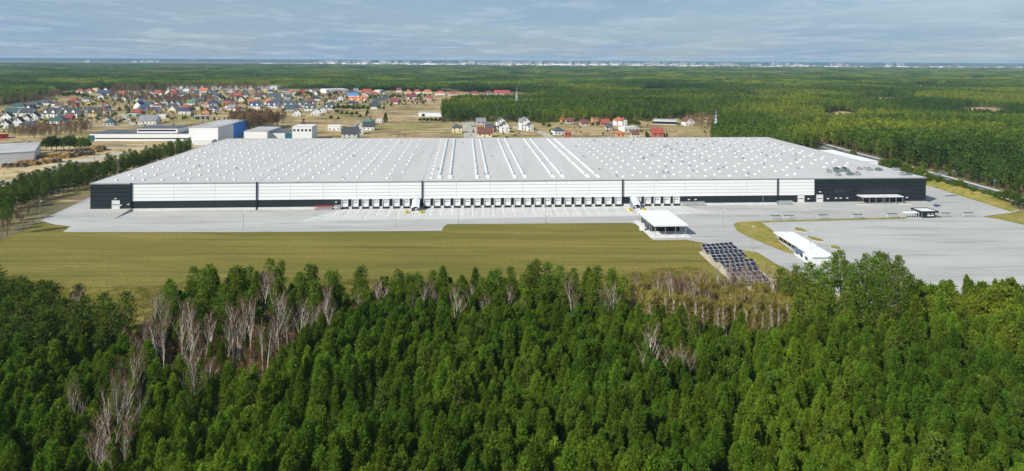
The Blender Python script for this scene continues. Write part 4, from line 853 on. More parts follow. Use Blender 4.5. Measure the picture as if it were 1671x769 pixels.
 (913, 220.5, 18, 'h', 'white', 'dark slate', 'bulky one with round roof right of the lane', 3.6, .3), (919, 200, 8, 'h', 'orange', 'red', 'small one in the orchard', 3.4, .1), (927, 227.5, 10, 'h', 'brick-red', 'red', 'close behind the ridge beside the lane', 5, 0), (930, 202, 12, 'e', 'grey', 'brown', 'low one in the orchard', 2.6, .1), (955, 206, 14, 'e', 'grey', 'brown', 'brown sheds on the dry slope', 2.8, .1), (972, 200.5, 10, 'f', 'orange', 'orange', 'box on the dry slope', 4.6, .2), (988, 204.5, 13, 'e', 'brick-red', 'red', 'long shed-like one left of the red cluster', 2.6, 0), (994, 198, 17, 'h', 'white', 'red', 'rear of the red cluster', 4.4, .1), (1011, 205, 15, 'h', 'white', 'orange', 'front of the red cluster', 5.0, .1), (1019, 205.5, 9, 'g', 'white', 'red', 'right end of the red cluster', 5, .2), (994, 212, 10, 'e', 'grey', 'dark slate', 'below the red cluster', 2.8, 0), (1013, 228, 14, 'h', 'orange', 'orange', 'half hidden by the warehouse ridge', 5, .05), (1037, 227, 12, 'e', 'grey', 'brown', 'brown one half hidden by the ridge', 4, .05), (1074, 227.5, 18, 'e', 'brick-red', 'red', 'brick one behind the ridge under the spruces', 5.5, 0), (1126, 205, 16, 'g', 'white', 'brown', 'farmhouse at the end of the long barn', 4, .25),
]
for e in HS: house(*e)
taken = [G(e[0], e[1]) for e in HS]
nx_ = 0
for k in range(900):
    px, py = hr.uniform(20, 660), hr.uniform(150, 189)
    lo_ = 150 if px > 170 else 178 - (px / 170) * 18
    if py < lo_ or (px > 370 and py > 184 - (px - 370) * 0.05) or (px < 250 and py > 186): continue
    p = G(px, py)
    if any((p.x - o.x) ** 2 + ((p.y - o.y) * 0.8) ** 2 < 22 ** 2 for o in taken): continue
    taken.append(p); nx_ += 1; dark = hr.random() < 0.68
    rc = hr.choice(['anthracite', 'dark slate', 'grey', 'dark blue']) if dark else hr.choice(['red', 'dark red', 'brown', 'orange'])
    t = house(px, py, hr.uniform(9, 13) / M_px(p), hr.choice('geehh'), hr.choice(['white', 'white', 'white', 'cream', 'grey']), rc, '', hr.uniform(2.8, 3.8), hr.uniform(-0.4, 0.4))
    t['label'] = ('small dark-roofed house packed between the other village houses' if dark else 'small reddish-roofed house packed between the other village houses'); t['group'] = 'small houses packed in the village'
    if nx_ >= 85: break
# clay-red sheds at the picture edge
hall('red_shed', 'long red-brown roofed shed at the picture edge above the workshop', -20, 227.5, 12, 226, 12, 4, 'red', 'wood', wins=(3, 1, 2, 2))

# lattice pylons and poles in the meadow
def pylon(px, py, h_, label):
    p = G(px, py); t = thing('lattice_pylon', label, 'pylon', (p.x, p.y, 0), 0.3, 'lattice pylons')
    q = MB(); b = h_ * 0.09
    for sx, sy in ((-1, -1), (1, -1), (1, 1), (-1, 1)):
        q.tube([(sx * b, sy * b, 0), (sx * 0.35, sy * 0.35, h_ * 0.8), (sx * 0.15, sy * 0.15, h_)], [0.22, 0.16, 0.1], 4)
    for k in range(7):
        z0, z1 = h_ * 0.8 * k / 7, h_ * 0.8 * (k + 1) / 7; w0, w1 = b + (0.35 - b) * k / 7, b + (0.35 - b) * (k + 1) / 7
        for s in (-1, 1):
            q.tube([(-w0, s * w0, z0), (w1, s * w1, z1)], [0.09, 0.09], 3); q.tube([(w0, s * w0, z0), (-w1, s * w1, z1)], [0.09, 0.09], 3)
            q.tube([(s * w0, -w0, z0), (s * w1, w1, z1)], [0.09, 0.09], 3)
    q.build('mast', M['metal'], t)
    for z, w in ((0.66, 0.22), (0.78, 0.28), (0.9, 0.18)):
        q = MB(); q.tube([(-h_ * w / 2, 0, h_ * z), (0, 0, h_ * z + 0.7), (h_ * w / 2, 0, h_ * z)], [0.1, 0.18, 0.1], 4); q.build('cross_arm', M['metal'], t)
pylon(142, 206.5, 24, 'grey lattice pylon in the brown scrub before the houses'); pylon(843, 178, 34, 'grey lattice pylon standing in the woods beyond the new estate'); pylon(1168, 222, 26, 'lattice pylon at the wood edge behind the warehouse ridge')

# distant town on the skyline: apartment blocks one by one
tr_ = random.Random(12)
q = MB(); q.box(-0.5, 0.5, 0, 0.25, 0, 0.92); me_bw = q.mesh('wall', mat('town_render', (0.56, 0.53, 0.49), 0.85, 0.12, 0.002, rnd=0.12))
q = MB(); q.box(-0.5, 0.5, 0, 0.25, 0.925, 0.97); q.box(-0.1, 0.1, 0.05, 0.2, 0.97, 1.0); me_br = q.mesh('roof', mat('town_roof', (0.34, 0.27, 0.25), 0.9, 0.1, 0.002))
q = MB()
for k in range(9): q.box(-0.47, 0.47, -0.006, -0.001, 0.05 + k * 0.097, 0.09 + k * 0.097)
me_bn = q.mesh('window_band', M['glass'])
xs = [(517 + 8.5 * k + tr_.uniform(-2, 2)) for k in range(11)] + [624, 633, 646, 655, 664, 700] + [730, 752, 760, 770, 783, 792, 800, 812, 822, 830] + [837 + 9.3 * k + tr_.uniform(-3, 3) for k in range(31)] + [1131, 1150, 1172, 1180, 1188, 1200, 1232, 1240, 1262, 1274, 1285, 1301, 1310, 1362, 1372, 1384, 1452, 1470] + [219, 232, 244, 256, 142]
for x in xs:
    big = x > 840
    p = G(x, 98.3 + (x - 835.5) * 0.0055 + tr_.uniform(7.6, 9.0)); mpp = M_px(p)
    t = thing('apartment_block', 'pale apartment block of the distant town on the skyline', 'building', (p.x, p.y, 0), tr_.uniform(-0.3, 0.3), 'blocks of the distant town')
    sc_ = (tr_.uniform(5, 12) * mpp, 60.0, tr_.uniform(4.2, 7.0) * mpp * (0.7 if x < 500 else 1))
    for nm, me in (('wall', me_bw), ('roof', me_br), ('window_band', me_bn)):
        o = link(nm, me, t); o.scale = sc_
def town_shed(x0, x1, y, hpx, label, mt):
    yy = 98.3 + ((x0 + x1) / 2 - 835.5) * 0.0055 + y; p = G((x0 + x1) / 2, yy); mpp = M_px(p); w = (x1 - x0) * mpp
    t = thing('logistics_shed', label, 'building', (p.x, p.y, 0), 0)
    q = MB(); q.box(-w / 2, w / 2, 0, 150, 0, hpx * mpp); q.build('wall', M[mt], t); q = MB(); q.box(-w / 2 - 3, w / 2 + 3, -3, 153, hpx * mpp + 0.1, hpx * mpp + 2); q.build('roof', M['lgrey'], t)
town_shed(424, 444, 10, 3.2, 'white shed with peaked roof at the near end of the distant town', 'white'); town_shed(444, 516, 10, 2.4, 'long flat blue-grey shed before the distant town', 'lgrey'); town_shed(620, 706, 9.5, 2.4, 'long flat pale roof in the distant town centre', 'lgrey'); town_shed(1060, 1135, 10, 2.6, 'long white shed at the far end of the distant town', 'white'); town_shed(712, 740, 10, 2.8, 'short white shed in the distant town', 'white')
town_shed(199, 205, 13.5, 1.8, 'tiny white building alone in the far forest', 'white')
# low roofs between the blocks, too small to tell apart
q = MB()
for k in range(420):
    x = tr_.uniform(500, 1150) if k < 330 else tr_.uniform(1150, 1671); p = G(x, 98.3 + (x - 835.5) * 0.0055 + tr_.uniform(8.2, 10.6)); w = tr_.uniform(12, 40); h_ = tr_.uniform(8, 20)
    m_ = 0 if tr_.random() < 0.6 else 1
    q.box(p.x - w, p.x + w, p.y, p.y + 25, 0, h_, 0); q.quad((p.x - w - 1, p.y - 2, h_ + 0.1), (p.x + w + 1, p.y - 2, h_ + 0.1), (p.x + w, p.y + 12, h_ + 6), (p.x - w, p.y + 12, h_ + 6), m_)
tag(q.build('town_roofs', [M['w_white'], M['r_dark red']]), 'small pale houses filling the distant town', None, None, 'stuff')

# ------------------------------------------------------------------ vegetation
def unit(v): return v / np.maximum(np.linalg.norm(v, axis=-1, keepdims=True), 1e-9)
def cards(rs, P, D, Ln, Wd):
    """One pointed needle / leaf spray per row: a diamond from P along D."""
    n = len(P); w = unit(np.cross(D, unit(rs.normal(size=(n, 3))))); Ln = np.broadcast_to(Ln, n)[:, None]; Wd = np.broadcast_to(Wd, n)[:, None]
    mid = P + D * Ln * 0.45
    V = np.stack([P, mid + w * Wd / 2, P + D * Ln, mid - w * Wd / 2], 1).reshape(-1, 3)
    Fc = np.arange(4 * n).reshape(n, 4)
    return V, Fc
def np_mesh(name, V, Fc, mats, idx=None):
    me = bpy.data.meshes.new(name); me.vertices.add(len(V)); me.vertices.foreach_set('co', np.asarray(V, np.float32).ravel())
    k = Fc.shape[1]; me.loops.add(Fc.size); me.loops.foreach_set('vertex_index', Fc.ravel().astype(np.int32)); me.polygons.add(len(Fc)); me.polygons.foreach_set('loop_start', np.arange(0, Fc.size, k, dtype=np.int32))
    for m_ in mats: me.materials.append(m_)
    if idx is not None: me.polygons.foreach_set('material_index', np.asarray(idx, np.int32))
    me.update(calc_edges=True); me.validate()
    return me
def young_crown(seed, h=9.5, Rr=1.65, nt=120, nc=10, lo=0.10, L0=0.62, W0=0.24, top=2.1):
    rs = np.random.RandomState(seed); P, D, Ln = [], [], []
    lean = rs.uniform(-0.25, 0.25, 2)
    lob = rs.uniform(0, 6.28, 3)
    for i in range(nt):
        t = (i + rs.rand()) / nt; t = t ** 0.85
        z = h * (lo + (1 - lo) * t); a = i * 2.39996 + rs.uniform(-0.4, 0.4)
        prof = (1 - t ** top) ** 0.75 * (0.75 + 0.25 * min(1, t * 5))
        r = Rr * prof * (0.72 + 0.34 * rs.rand()) * (1 + 0.13 * math.sin(2 * a + lob[0]) + 0.10 * math.sin(z * 2.6 + lob[1]))
        c = np.array([math.cos(a) * r + lean[0] * t, math.sin(a) * r + lean[1] * t, z])
        ax = unit(np.array([math.cos(a), math.sin(a), 0.45 + 1.3 * t]))
        for rr in ((1.0, 0.62) if t < 0.85 else (1.0,)):
            n = nc if rr == 1.0 else 3
            d = unit(ax + rs.normal(size=(n, 3)) * 0.62)
            p = c * np.array([rr, rr, 1]) + rs.normal(size=(n, 3)) * 0.16 - ax * 0.25
            P.append(p); D.append(d); Ln.append(L0 * rs.uniform(0.7, 1.35, n))
    # leader shoots
    n = 8; P.append(np.tile([lean[0], lean[1], h - 0.2], (n, 1)) + rs.normal(size=(n, 3)) * 0.06); D.append(unit(np.array([0, 0, 1.0]) + rs.normal(size=(n, 3)) * 0.3)); Ln.append(rs.uniform(0.5, 0.9, n))
    P, D, Ln = np.concatenate(P), np.concatenate(D), np.concatenate(Ln)
    return cards(rs, P, D, Ln, W0 * rs.uniform(0.8, 1.3, len(P)))
def tube_np(pts, rads, n=5):
    q = MB(); q.tube(pts, rads, n); V = np.array(q.v); Fq = np.array([f for f in q.f if len(f) == 4]); return V, Fq
def tall_crown(seed, h=17.0, Rr=2.6, base=0.42, nclump=34, nc=26, L0=0.8, W0=0.30):
    rs = np.random.RandomState(seed); P, D, Ln = [], [], []; limbs = []
    for i in range(nclump):
        t = (i + 0.5) / nclump; z = h * (base + (1 - base) * t); a = i * 2.39996 + rs.uniform(-0.5, 0.5)
        r = Rr * (1 - t ** 2.4) ** 0.6 * rs.uniform(0.45, 1.1) * (0.55 + 0.45 * min(1, t * 3.5)); c = np.array([math.cos(a) * r, math.sin(a) * r, z])
        limbs.append(((0, 0, z - 0.7 - 0.15 * r), tuple(c)))
        n = int(nc * rs.uniform(0.7, 1.3)); off = unit(rs.normal(size=(n, 3))) * (rs.rand(n, 1) ** 0.4) * np.array([0.95, 0.95, 0.5])
        P.append(c + off); D.append(unit(off + np.array([0, 0, 0.55]) + rs.normal(size=(n, 3)) * 0.5)); Ln.append(L0 * rs.uniform(0.7, 1.3, n))
    P, D, Ln = np.concatenate(P), np.concatenate(D), np.concatenate(Ln)
    V, Fc = cards(rs, P, D, Ln, W0 * rs.uniform(0.8, 1.3, len(P)))
    return (V, Fc), limbs
def round_crown(seed, h=8.0, Rr=3.0, base=0.15, nclump=40, nc=24, L0=0.75, W0=0.42):
    rs = np.random.RandomState(seed); P, D, Ln = [], [], []
    for i in range(nclump):
        v = unit(rs.normal(size=3)); v[2] = abs(v[2]) * 1.15 - 0.35; rad = rs.uniform(0.55, 1.0); c = np.array([v[0] * Rr * rad, v[1] * Rr * rad, h * (base + (1 - base) * (0.42 + 0.52 * v[2] * rad))])
        n = nc; off = unit(rs.normal(size=(n, 3))) * (rs.rand(n, 1) ** 0.4) * Rr * 0.34
        P.append(c + off); D.append(unit(off + rs.normal(size=(n, 3)) * 0.6 + np.array([0, 0, 0.4]))); Ln.append(L0 * rs.uniform(0.7, 1.3, n))
    P, D, Ln = np.concatenate(P), np.concatenate(D), np.concatenate(Ln)
    return cards(rs, P, D, Ln, W0 * rs.uniform(0.8, 1.3, len(P)))
def join_np(parts):
    V, Fs, I, o = [], [], [], 0
    for (v, f), m_ in parts:
        V.append(v); Fs.append(f + o); I += [m_] * len(f); o += len(v)
    return np.concatenate(V), np.concatenate(Fs), I
def birch_mesh(seed, h=13.0, spread=0.33, thick=0.15):
    """Bare birch: white stem that forks, rising limbs, fine twigs in bunches at their ends."""
    rr = random.Random(seed); rs = np.random.RandomState(seed); q = MB(); P, D, Ln = [], [], []
    def grow(p, d, ln, r, depth):
        pts, rads = [p], [r]; n = 4; cur = Vector(p); dd = Vector(d).normalized(); ends = []
        for k in range(n):
            dd = (dd + Vector((rr.uniform(-1, 1), rr.uniform(-1, 1), 0.5)) * 0.10).normalized(); cur = cur + dd * ln / n; pts.append(cur.copy()); rads.append(r * (1 - 0.78 * (k + 1) / n)); ends.append((cur.copy(), dd.copy(), r * (1 - 0.78 * (k + 1) / n)))
        q.tube(pts, rads, 5 if depth == 0 else 3)
        if depth < 2:
            nb = 9 if depth == 0 else 4
            for k in range(nb):
                t = (0.28 + 0.70 * (k + rr.random()) / nb) if depth == 0 else (0.25 + 0.7 * (k + rr.random()) / nb)
                i = min(int(t * n), n - 1); b = Vector(pts[i]).lerp(Vector(pts[i + 1]), t * n - i); a = rr.uniform(0, 6.283)
                up = 0.95 if depth == 0 else 0.7
                bd = Vector((math.cos(a) * spread * 2, math.sin(a) * spread * 2, up)).normalized() * 0.75 + dd * 0.35
                grow(b, bd, ln * (0.46 if depth == 0 else 0.5) * (1.15 - 0.6 * t) * rr.uniform(0.8, 1.2), max(0.026, r * (1 - t) * 0.45 + 0.02), depth + 1)
        if depth >= 1:
            for e, ed, er in ends[1:]:
                n_ = 5; P.append(np.tile(np.array(e), (n_, 1))); D.append(unit(np.array(ed) + rs.normal(size=(n_, 3)) * 0.42)); Ln.append(rs.uniform(0.6, 1.3, n_))
    grow((0, 0, -0.1), (rr.uniform(-0.06, 0.06), rr.uniform(-0.06, 0.06), 1), h, thick, 0)
    P, D, Ln = np.concatenate(P), np.concatenate(D), np.concatenate(Ln)
    return q, cards(rs, P, D, Ln, 0.03)
def bare_np(seed, h=9.0, nl=22, spread=0.5, L0=1.0, W0=0.07, tw=12):
    """Bare thicket tree: leaning sticks with twig sprays."""
    rs = np.random.RandomState(seed); rr = random.Random(seed); q = MB(); P, D, Ln = [], [], []
    q.tube([(0, 0, 0), (rr.uniform(-.3, .3), rr.uniform(-.3, .3), h * 0.55), (rr.uniform(-.4, .4), rr.uniform(-.4, .4), h * 0.95)], [0.14, 0.08, 0.03], 4)
    for k in range(nl):
        a = k * 2.4 + rr.uniform(-.3, .3); t = 0.2 + 0.75 * k / nl; e = Vector((math.cos(a) * spread * h * 0.33 * (1.1 - t), math.sin(a) * spread * h * 0.33 * (1.1 - t), h * min(1.0, t + 0.2))); q.tube([(0, 0, h * t * 0.9), tuple(e)], [0.05, 0.02], 3)
        P.append(np.tile(np.array(e) * np.array([0.8, 0.8, 0.95]), (tw, 1)) + rs.normal(size=(tw, 3)) * 0.2); D.append(unit(np.array([math.cos(a) * .5, math.sin(a) * .5, 1.0]) + rs.normal(size=(tw, 3)) * 0.5)); Ln.append(L0 * rs.uniform(0.6, 1.4, tw))
    P, D, Ln = np.concatenate(P), np.concatenate(D), np.concatenate(Ln)
    V = np.array(q.v); Fq = np.array([f for f in q.f if len(f) == 4])
    return (V, Fq), cards(rs, P, D, Ln, W0)

def source(name, me):
    return bpy.data.objects.new(name, me)          # not linked: only feeds the scatter below
def scatter(name, pts, sc, rz, vi, sources, label, z=0.0):
    me = bpy.data.meshes.new(name); pts = np.asarray(pts, float); n = len(pts)
    co = np.column_stack([pts[:, 0], pts[:, 1], np.full(n, z)]).astype(np.float32)
    me.vertices.add(n); me.vertices.foreach_set('co', co.ravel())
    for nm, typ, val in (('sc', 'FLOAT', sc), ('rz', 'FLOAT', rz), ('vi', 'INT', vi)):
        at = me.attributes.new(nm, typ, 'POINT'); at.data.foreach_set('value', np.asarray(val, np.int32 if typ == 'INT' else np.float32))
    o = tag(link(name, me), label, None, None, 'stuff')
    g = bpy.data.node_groups.new(name + '_scatter', 'GeometryNodeTree')
    g.interface.new_socket('Geometry', in_out='INPUT', socket_type='NodeSocketGeometry'); g.interface.new_socket('Geometry', in_out='OUTPUT', socket_type='NodeSocketGeometry')
    nn, ll = g.nodes.new, g.links.new
    gi, go, iop = nn('NodeGroupInput'), nn('NodeGroupOutput'), nn('GeometryNodeInstanceOnPoints')
    jn = nn('GeometryNodeJoinGeometry')
    for s in sources:
        oi = nn('GeometryNodeObjectInfo'); oi.inputs['Object'].default_value = s; oi.inputs['As Instance'].default_value = False
        g2 = nn('GeometryNodeGeometryToInstance'); ll(oi.outputs['Geometry'], g2.inputs[0]); ll(g2.outputs[0], jn.inputs[0])
    def att(nm, typ):
        a = nn('GeometryNodeInputNamedAttribute'); a.data_type = typ; a.inputs['Name'].default_value = nm; return a.outputs['Attribute']
    cx = nn('ShaderNodeCombineXYZ'); ll(att('rz', 'FLOAT'), cx.inputs[2])
    e2r = nn('FunctionNodeEulerToRotation'); ll(cx.outputs[0], e2r.inputs[0])
    ll(gi.outputs[0], iop.inputs['Points']); ll(jn.outputs[0], iop.inputs['Instance']); iop.inputs['Pick Instance'].default_value = True
    ll(att('vi', 'INT'), iop.inputs['Instance Index']); ll(e2r.outputs[0], iop.inputs['Rotation']); ll(att('sc', 'FLOAT'), iop.inputs['Scale']); ll(iop.outputs[0], go.inputs[0])
    md = o.modifiers.new('scatter', 'NODES'); md.node_group = g
    return o
def jgrid(poly, step, rs, jit=0.42):
    xs_ = [p[0] for p in poly]; ys_ = [p[1] for p in poly]
    X, Y = np.meshgrid(np.arange(min(xs_), max(xs_), step), np.arange(min(ys_), max(ys_), step)); X = X + (np.arange(X.shape[0])[:, None] % 2) * step / 2
    X, Y = X.ravel(), Y.ravel(); X = X + rs.uniform(-jit, jit, X.size) * step; Y = Y + rs.uniform(-jit, jit, Y.size) * step
    k = inside(poly, X, Y); return np.column_stack([X[k], Y[k]])
def lump(x, y, L_, seed):
    """Smooth value noise: how tall each stand of the forest grew."""
    r2 = np.random.RandomState(seed); T = r2.rand(64, 64); fx, fy = x / L_, y / L_; i, j = np.floor(fx).astype(int), np.floor(fy).astype(int); a, b = fx - i, fy - j
    a, b = a * a * (3 - 2 * a), b * b * (3 - 2 * b); g_ = lambda p, q_: T[p % 64, q_ % 64]
    return (g_(i, j) * (1 - a) + g_(i + 1, j) * a) * (1 - b) + (g_(i, j + 1) * (1 - a) + g_(i + 1, j + 1) * a) * b
def gz(z, *pp): return [G(x, y, z) for x, y in pp]
rs = np.random.RandomState(4)
trng = random.Random(9)

# --- mesh library
YC, YF = [], []
for k in range(7):
    h_ = [9.2, 9.8, 8.6, 9.4, 8.9, 10.0, 8.2][k]; V, Fc = young_crown(100 + k, h_, [1.1, 1.32, 1.05, 1.48, 1.08, 1.24, 1.36][k], 190, 15, 0.22, 0.42, 0.112, [2.3, 3.0, 2.0, 3.4, 2.6, 2.2, 2.8][k])
    YC.append(np_mesh('crown', V, Fc, [M['young']]))
    tv, tf = tube_np([(0, 0, -0.1), (0.05, 0, h_ * 0.5), (0, 0.03, h_ * 0.93)], [0.13, 0.09, 0.03])
    JV, JF, JI = join_np([((V, Fc), 0), ((tv, tf), 1)]); YF.append(source('pine_source', np_mesh('pine_source', JV, JF, [M['young'], M['bark']], JI)))
q = MB(); q.tube([(0, 0, -0.1), (0.05, 0, 4.6), (0, 0.03, 8.0)], [0.13, 0.09, 0.03], 5); ME_YT = q.mesh('trunk', M['bark'])
TC, TT = [], []
TH = [17, 15.5, 18, 16, 14.5]
for k in range(5):
    (V, Fc), limbs = tall_crown(200 + k, TH[k], [2.5, 2.8, 2.4, 2.9, 2.4][k], [0.42, 0.36, 0.48, 0.33, 0.4][k])
    TC.append(np_mesh('crown', V, Fc, [M['tallp']])); q = MB(); q.tube([(0, 0, -0.1), (0.1, 0.05, TH[k] * 0.5), (0, 0.1, TH[k] * 0.95)], [0.2, 0.15, 0.05], 6)
    for a, b in limbs[::2]: q.tube([a, b], [0.06, 0.02], 3)
    TT.append(q.mesh('trunk', M['bark']))
TB = []
for k in range(5):
    (V, Fc), limbs = tall_crown(240 + k, TH[k], [2.1, 2.4, 2.0, 2.5, 2.2][k], [0.30, 0.26, 0.34, 0.24, 0.30][k], 44, 24, 0.72, 0.30); TB.append(np_mesh('crown', V, Fc, [M['tallb']]))
TR = []
for k in range(5):
    (V, Fc), limbs = tall_crown(260 + k, TH[k], [2.9, 3.1, 2.7, 3.2, 2.8][k], [0.2, 0.16, 0.24, 0.18, 0.2][k], 40, 20, 0.9, 0.42); TR.append(np_mesh('crown', V, Fc, [M['tallp']]))
BT, BC = [], []
for k in range(6):
    q, (V, Fc) = birch_mesh(300 + k, [13, 12, 14, 11, 12.5, 13.5][k], [0.3, 0.36, 0.26, 0.42, 0.3, 0.24][k], [0.17, 0.15, 0.17, 0.16, 0.13, 0.14][k])
    BT.append(q.mesh('trunk', M['birch'])); BC.append(np_mesh('crown', V, Fc, [M['twig']]))
RC = [np_mesh('crown', *round_crown(400 + k, 8, [2.9, 3.3, 2.6][k]), [M['broad']]) for k in range(3)]
RY = [np_mesh('crown', *round_crown(420 + k, 10, [2.3, 2.7, 2.0][k], 0.1, 46, 22, 0.7, 0.4), [M['yellowg']]) for k in range(3)]
q = MB(); q.tube([(0, 0, -0.1), (0.1, 0, 2.4), (0.15, 0.1, 5.2)], [0.22, 0.16, 0.06], 6)
for k in range(6): q.tube([(0.1, 0, 1.6 + 0.5 * k), (math.cos(k * 2.1) * 1.6, math.sin(k * 2.1) * 1.6, 3.2 + 0.5 * k)], [0.09, 0.03], 4)
ME_RT = q.mesh('trunk', M['greybark'])
BRT, BRC = [], []
for k in range(4):
    a, b = bare_np(500 + k, 11, 26, 0.55, 1.5, 0.13, 14); BRT.append(np_mesh('trunk', a[0], a[1], [M['greybark']])); BRC.append(np_mesh('crown', b[0], b[1], [M['brown']]))
SP = []
for k in range(2):
    V, Fc = young_crown(600 + k, 12, 2.5, 150, 10, 0.05, 0.9, 0.42); SP.append(np_mesh('crown', V, Fc, [M['broad']]))

def tree(name, p, trunk, crown, s, rz, label, cat='tree', group=None, zs=1.0):
    t = thing(name, label, cat, (p[0], p[1], 0.0), rz, group)
    t.scale = (s, s, s * zs)
    if trunk: link('trunk', trunk, t)
    link('crown', crown, t)
    return t
# --- young pine plantation filling the foreground
main = gz(9.5, (-220, 1100), (-160, 552), (60, 545), (190, 545), (262, 592), (420, 604), (500, 540), (560, 508), (600, 484), (700, 470), (1000, 480), (1040, 508), (1290, 520), (1420, 520), (1830, 520), (1950, 1100))
P1 = jgrid(main, 1.95, rs, 0.5)
gap1 = gz(8, (640, 575), (720, 575), (722, 612), (645, 612)); gap2 = gz(8, (1040, 575), (1140, 575), (1140, 596), (1040, 596)); gap3 = gz(8, (120, 640), (235, 640), (235, 769), (150, 769))
thin = rs.rand(len(P1)); keep = (thin > 0.04) & ~((lump(P1[:, 0], P1[:, 1], 9, 21) > 0.80) & (rs.rand(len(P1)) < 0.7))
for g_, pr in ((gap1, 0.75), (gap2, 0.9), (gap3, 0.6)):
    keep &= ~(inside(g_, P1[:, 0], P1[:, 1]) & (rs.rand(len(P1)) < pr))
P1 = P1[keep]; S1 = np.clip(rs.normal(0.97, 0.17, len(P1)), 0.55, 1.36) * (1 - 0.10 * np.clip((P1[:, 1] - 150) / 80, 0, 1)); S1 = S1 * (0.80 + 0.40 * lump(P1[:, 0], P1[:, 1], 13, 11)); V1 = rs.randint(0, 7, len(P1)); Z1 = rs.uniform(0, 6.283, len(P1))
pj = np.array([proj(x, y, 9.5 * s) for (x, y), s in zip(P1, S1)])
vis = (pj[:, 0] > 5) & (pj[:, 0] < 1666) & (pj[:, 1] < 752)
order = np.argsort(np.where(vis, P1[:, 1], 1e9))[:300]
ind = np.zeros(len(P1), bool); ind[order] = True
for i in order:
    tree('young_pine_tree', P1[i], ME_YT, YC[V1[i]], float(S1[i]), float(Z1[i]), 'bushy green young pine in the nearest rows of the plantation', 'pine tree', 'nearest pines of the plantation')
scatter('pine_forest', P1[~ind], S1[~ind], Z1[~ind], V1[~ind], YF, 'dense young pine plantation rising behind the nearest pines')
for x, y in jgrid(main, 11.5, rs, 0.5):
    k = trng.randrange(5); tree('emergent_pine_tree', (x, y), TT[k], TB[k] if trng.random() < 0.6 else TR[k], trng.uniform(0.54, 0.70), trng.uniform(0, 6.28), 'round-crowned pine rising above the young plantation', 'pine tree', 'round-crowned pines in the plantation')
# --- taller mixed belt between plantation and field
belt = gz(12, (262, 462), (300, 446), (420, 432), (545, 436), (560, 452), (600, 446), (640, 440), (760, 436), (900, 438), (1015, 448), (1025, 478), (700, 470), (600, 486), (556, 470), (540, 500), (430, 480), (300, 512), (258, 498))
P2 = jgrid(belt, 3.5, rs, 0.42)
for x, y in P2:
    k = trng.randrange(7); u = trng.random()
    if u < 0.66: tree('belt_pine_tree', (x, y), ME_YT, YC[k], trng.uniform(1.2, 1.6), trng.uniform(0, 6.28), 'mid-height green pine in the belt along the grass field', 'pine tree', 'pines of the belt along the field', trng.uniform(0.70, 0.92))
    elif u < 0.93: tree('open_pine_tree', (x, y), TT[k % 5], TB[k % 5], trng.uniform(0.72, 0.92), trng.uniform(0, 6.28), 'open-crowned bright pine standing in the belt along the field', 'pine tree', 'open-crowned pines of the belt')
for x, y in jgrid(gz(9, (200, 540), (300, 515), (440, 486), (540, 505), (430, 596), (262, 586)), 4.4, rs):
    if trng.random() < 0.45: tree('young_pine_tree', (x, y), ME_YT, YC[trng.randrange(7)], trng.uniform(0.6, 1.0), trng.uniform(0, 6.28), 'young pine standing loose among the bare birches', 'pine tree', 'loose pines among the birches')
# --- tall pines at the picture edge, far left of the field
for x, y in jgrid(gz(14.5, (-150, 420), (30, 424), (60, 452), (110, 462), (205, 478), (205, 520), (150, 548), (-150, 560)), 5.4, rs):
    k = trng.randrange(5); tree('tall_pine_tree', (x, y), TT[k], TC[k], trng.uniform(0.72, 1.02), trng.uniform(0, 6.28), 'tall dark pine with bare stem in the stand beside the field corner', 'pine tree', 'tall pines beside the field corner')
# --- tall pines standing in front of the parking lot
tp = [(1275, 440), (1288, 452), (1300, 436), (1312, 446), (1322, 432), (1337, 440), (1350, 428), (1362, 416), (1372, 409), (1380, 424), (1392, 436), (1402, 428), (1413, 414), (1425, 424), (1434, 410), (1445, 418), (1455, 430), (1466, 420), (1474, 436), (1484, 448), (1306, 470), (1330, 478), (1355, 470), (1380, 476), (1405, 470), (1430, 474), (1455, 476), (1480, 478), (1345, 455), (1395, 455), (1420, 450), (1440, 446)]
for i, (px, py) in enumerate(tp):
    p = G(px, py, 15.5); k = i % 5
    tree('tall_pine_tree', p, TT[k], TB[k], 15.5 / TH[k] * trng.uniform(0.97, 1.03), trng.uniform(0, 6.28), 'tall bright green pine in the group before the parking lot', 'pine tree', 'tall pines before the parking lot')
# --- yellow-green trees at the parking corner
for x, y in jgrid(gz(11, (1486, 448), (1560, 442), (1700, 444), (1830, 440), (1830, 528), (1486, 528)), 4.0, rs):
    k = trng.randrange(3)
    if trng.random() < 0.8: tree('leafy_tree', (x, y), ME_RT, RY[k], trng.uniform(0.8, 1.25), trng.uniform(0, 6.28), 'yellow-green leafy tree crowding the near corner of the parking lot', 'tree', 'yellow-green trees at the parking corner')
    else: tree('young_pine_tree', (x, y), ME_YT, YC[k], trng.uniform(1.0, 1.25), trng.uniform(0, 6.28), 'pine rising among the yellow-green trees at the parking corner', 'pine tree', 'pines at the parking corner')
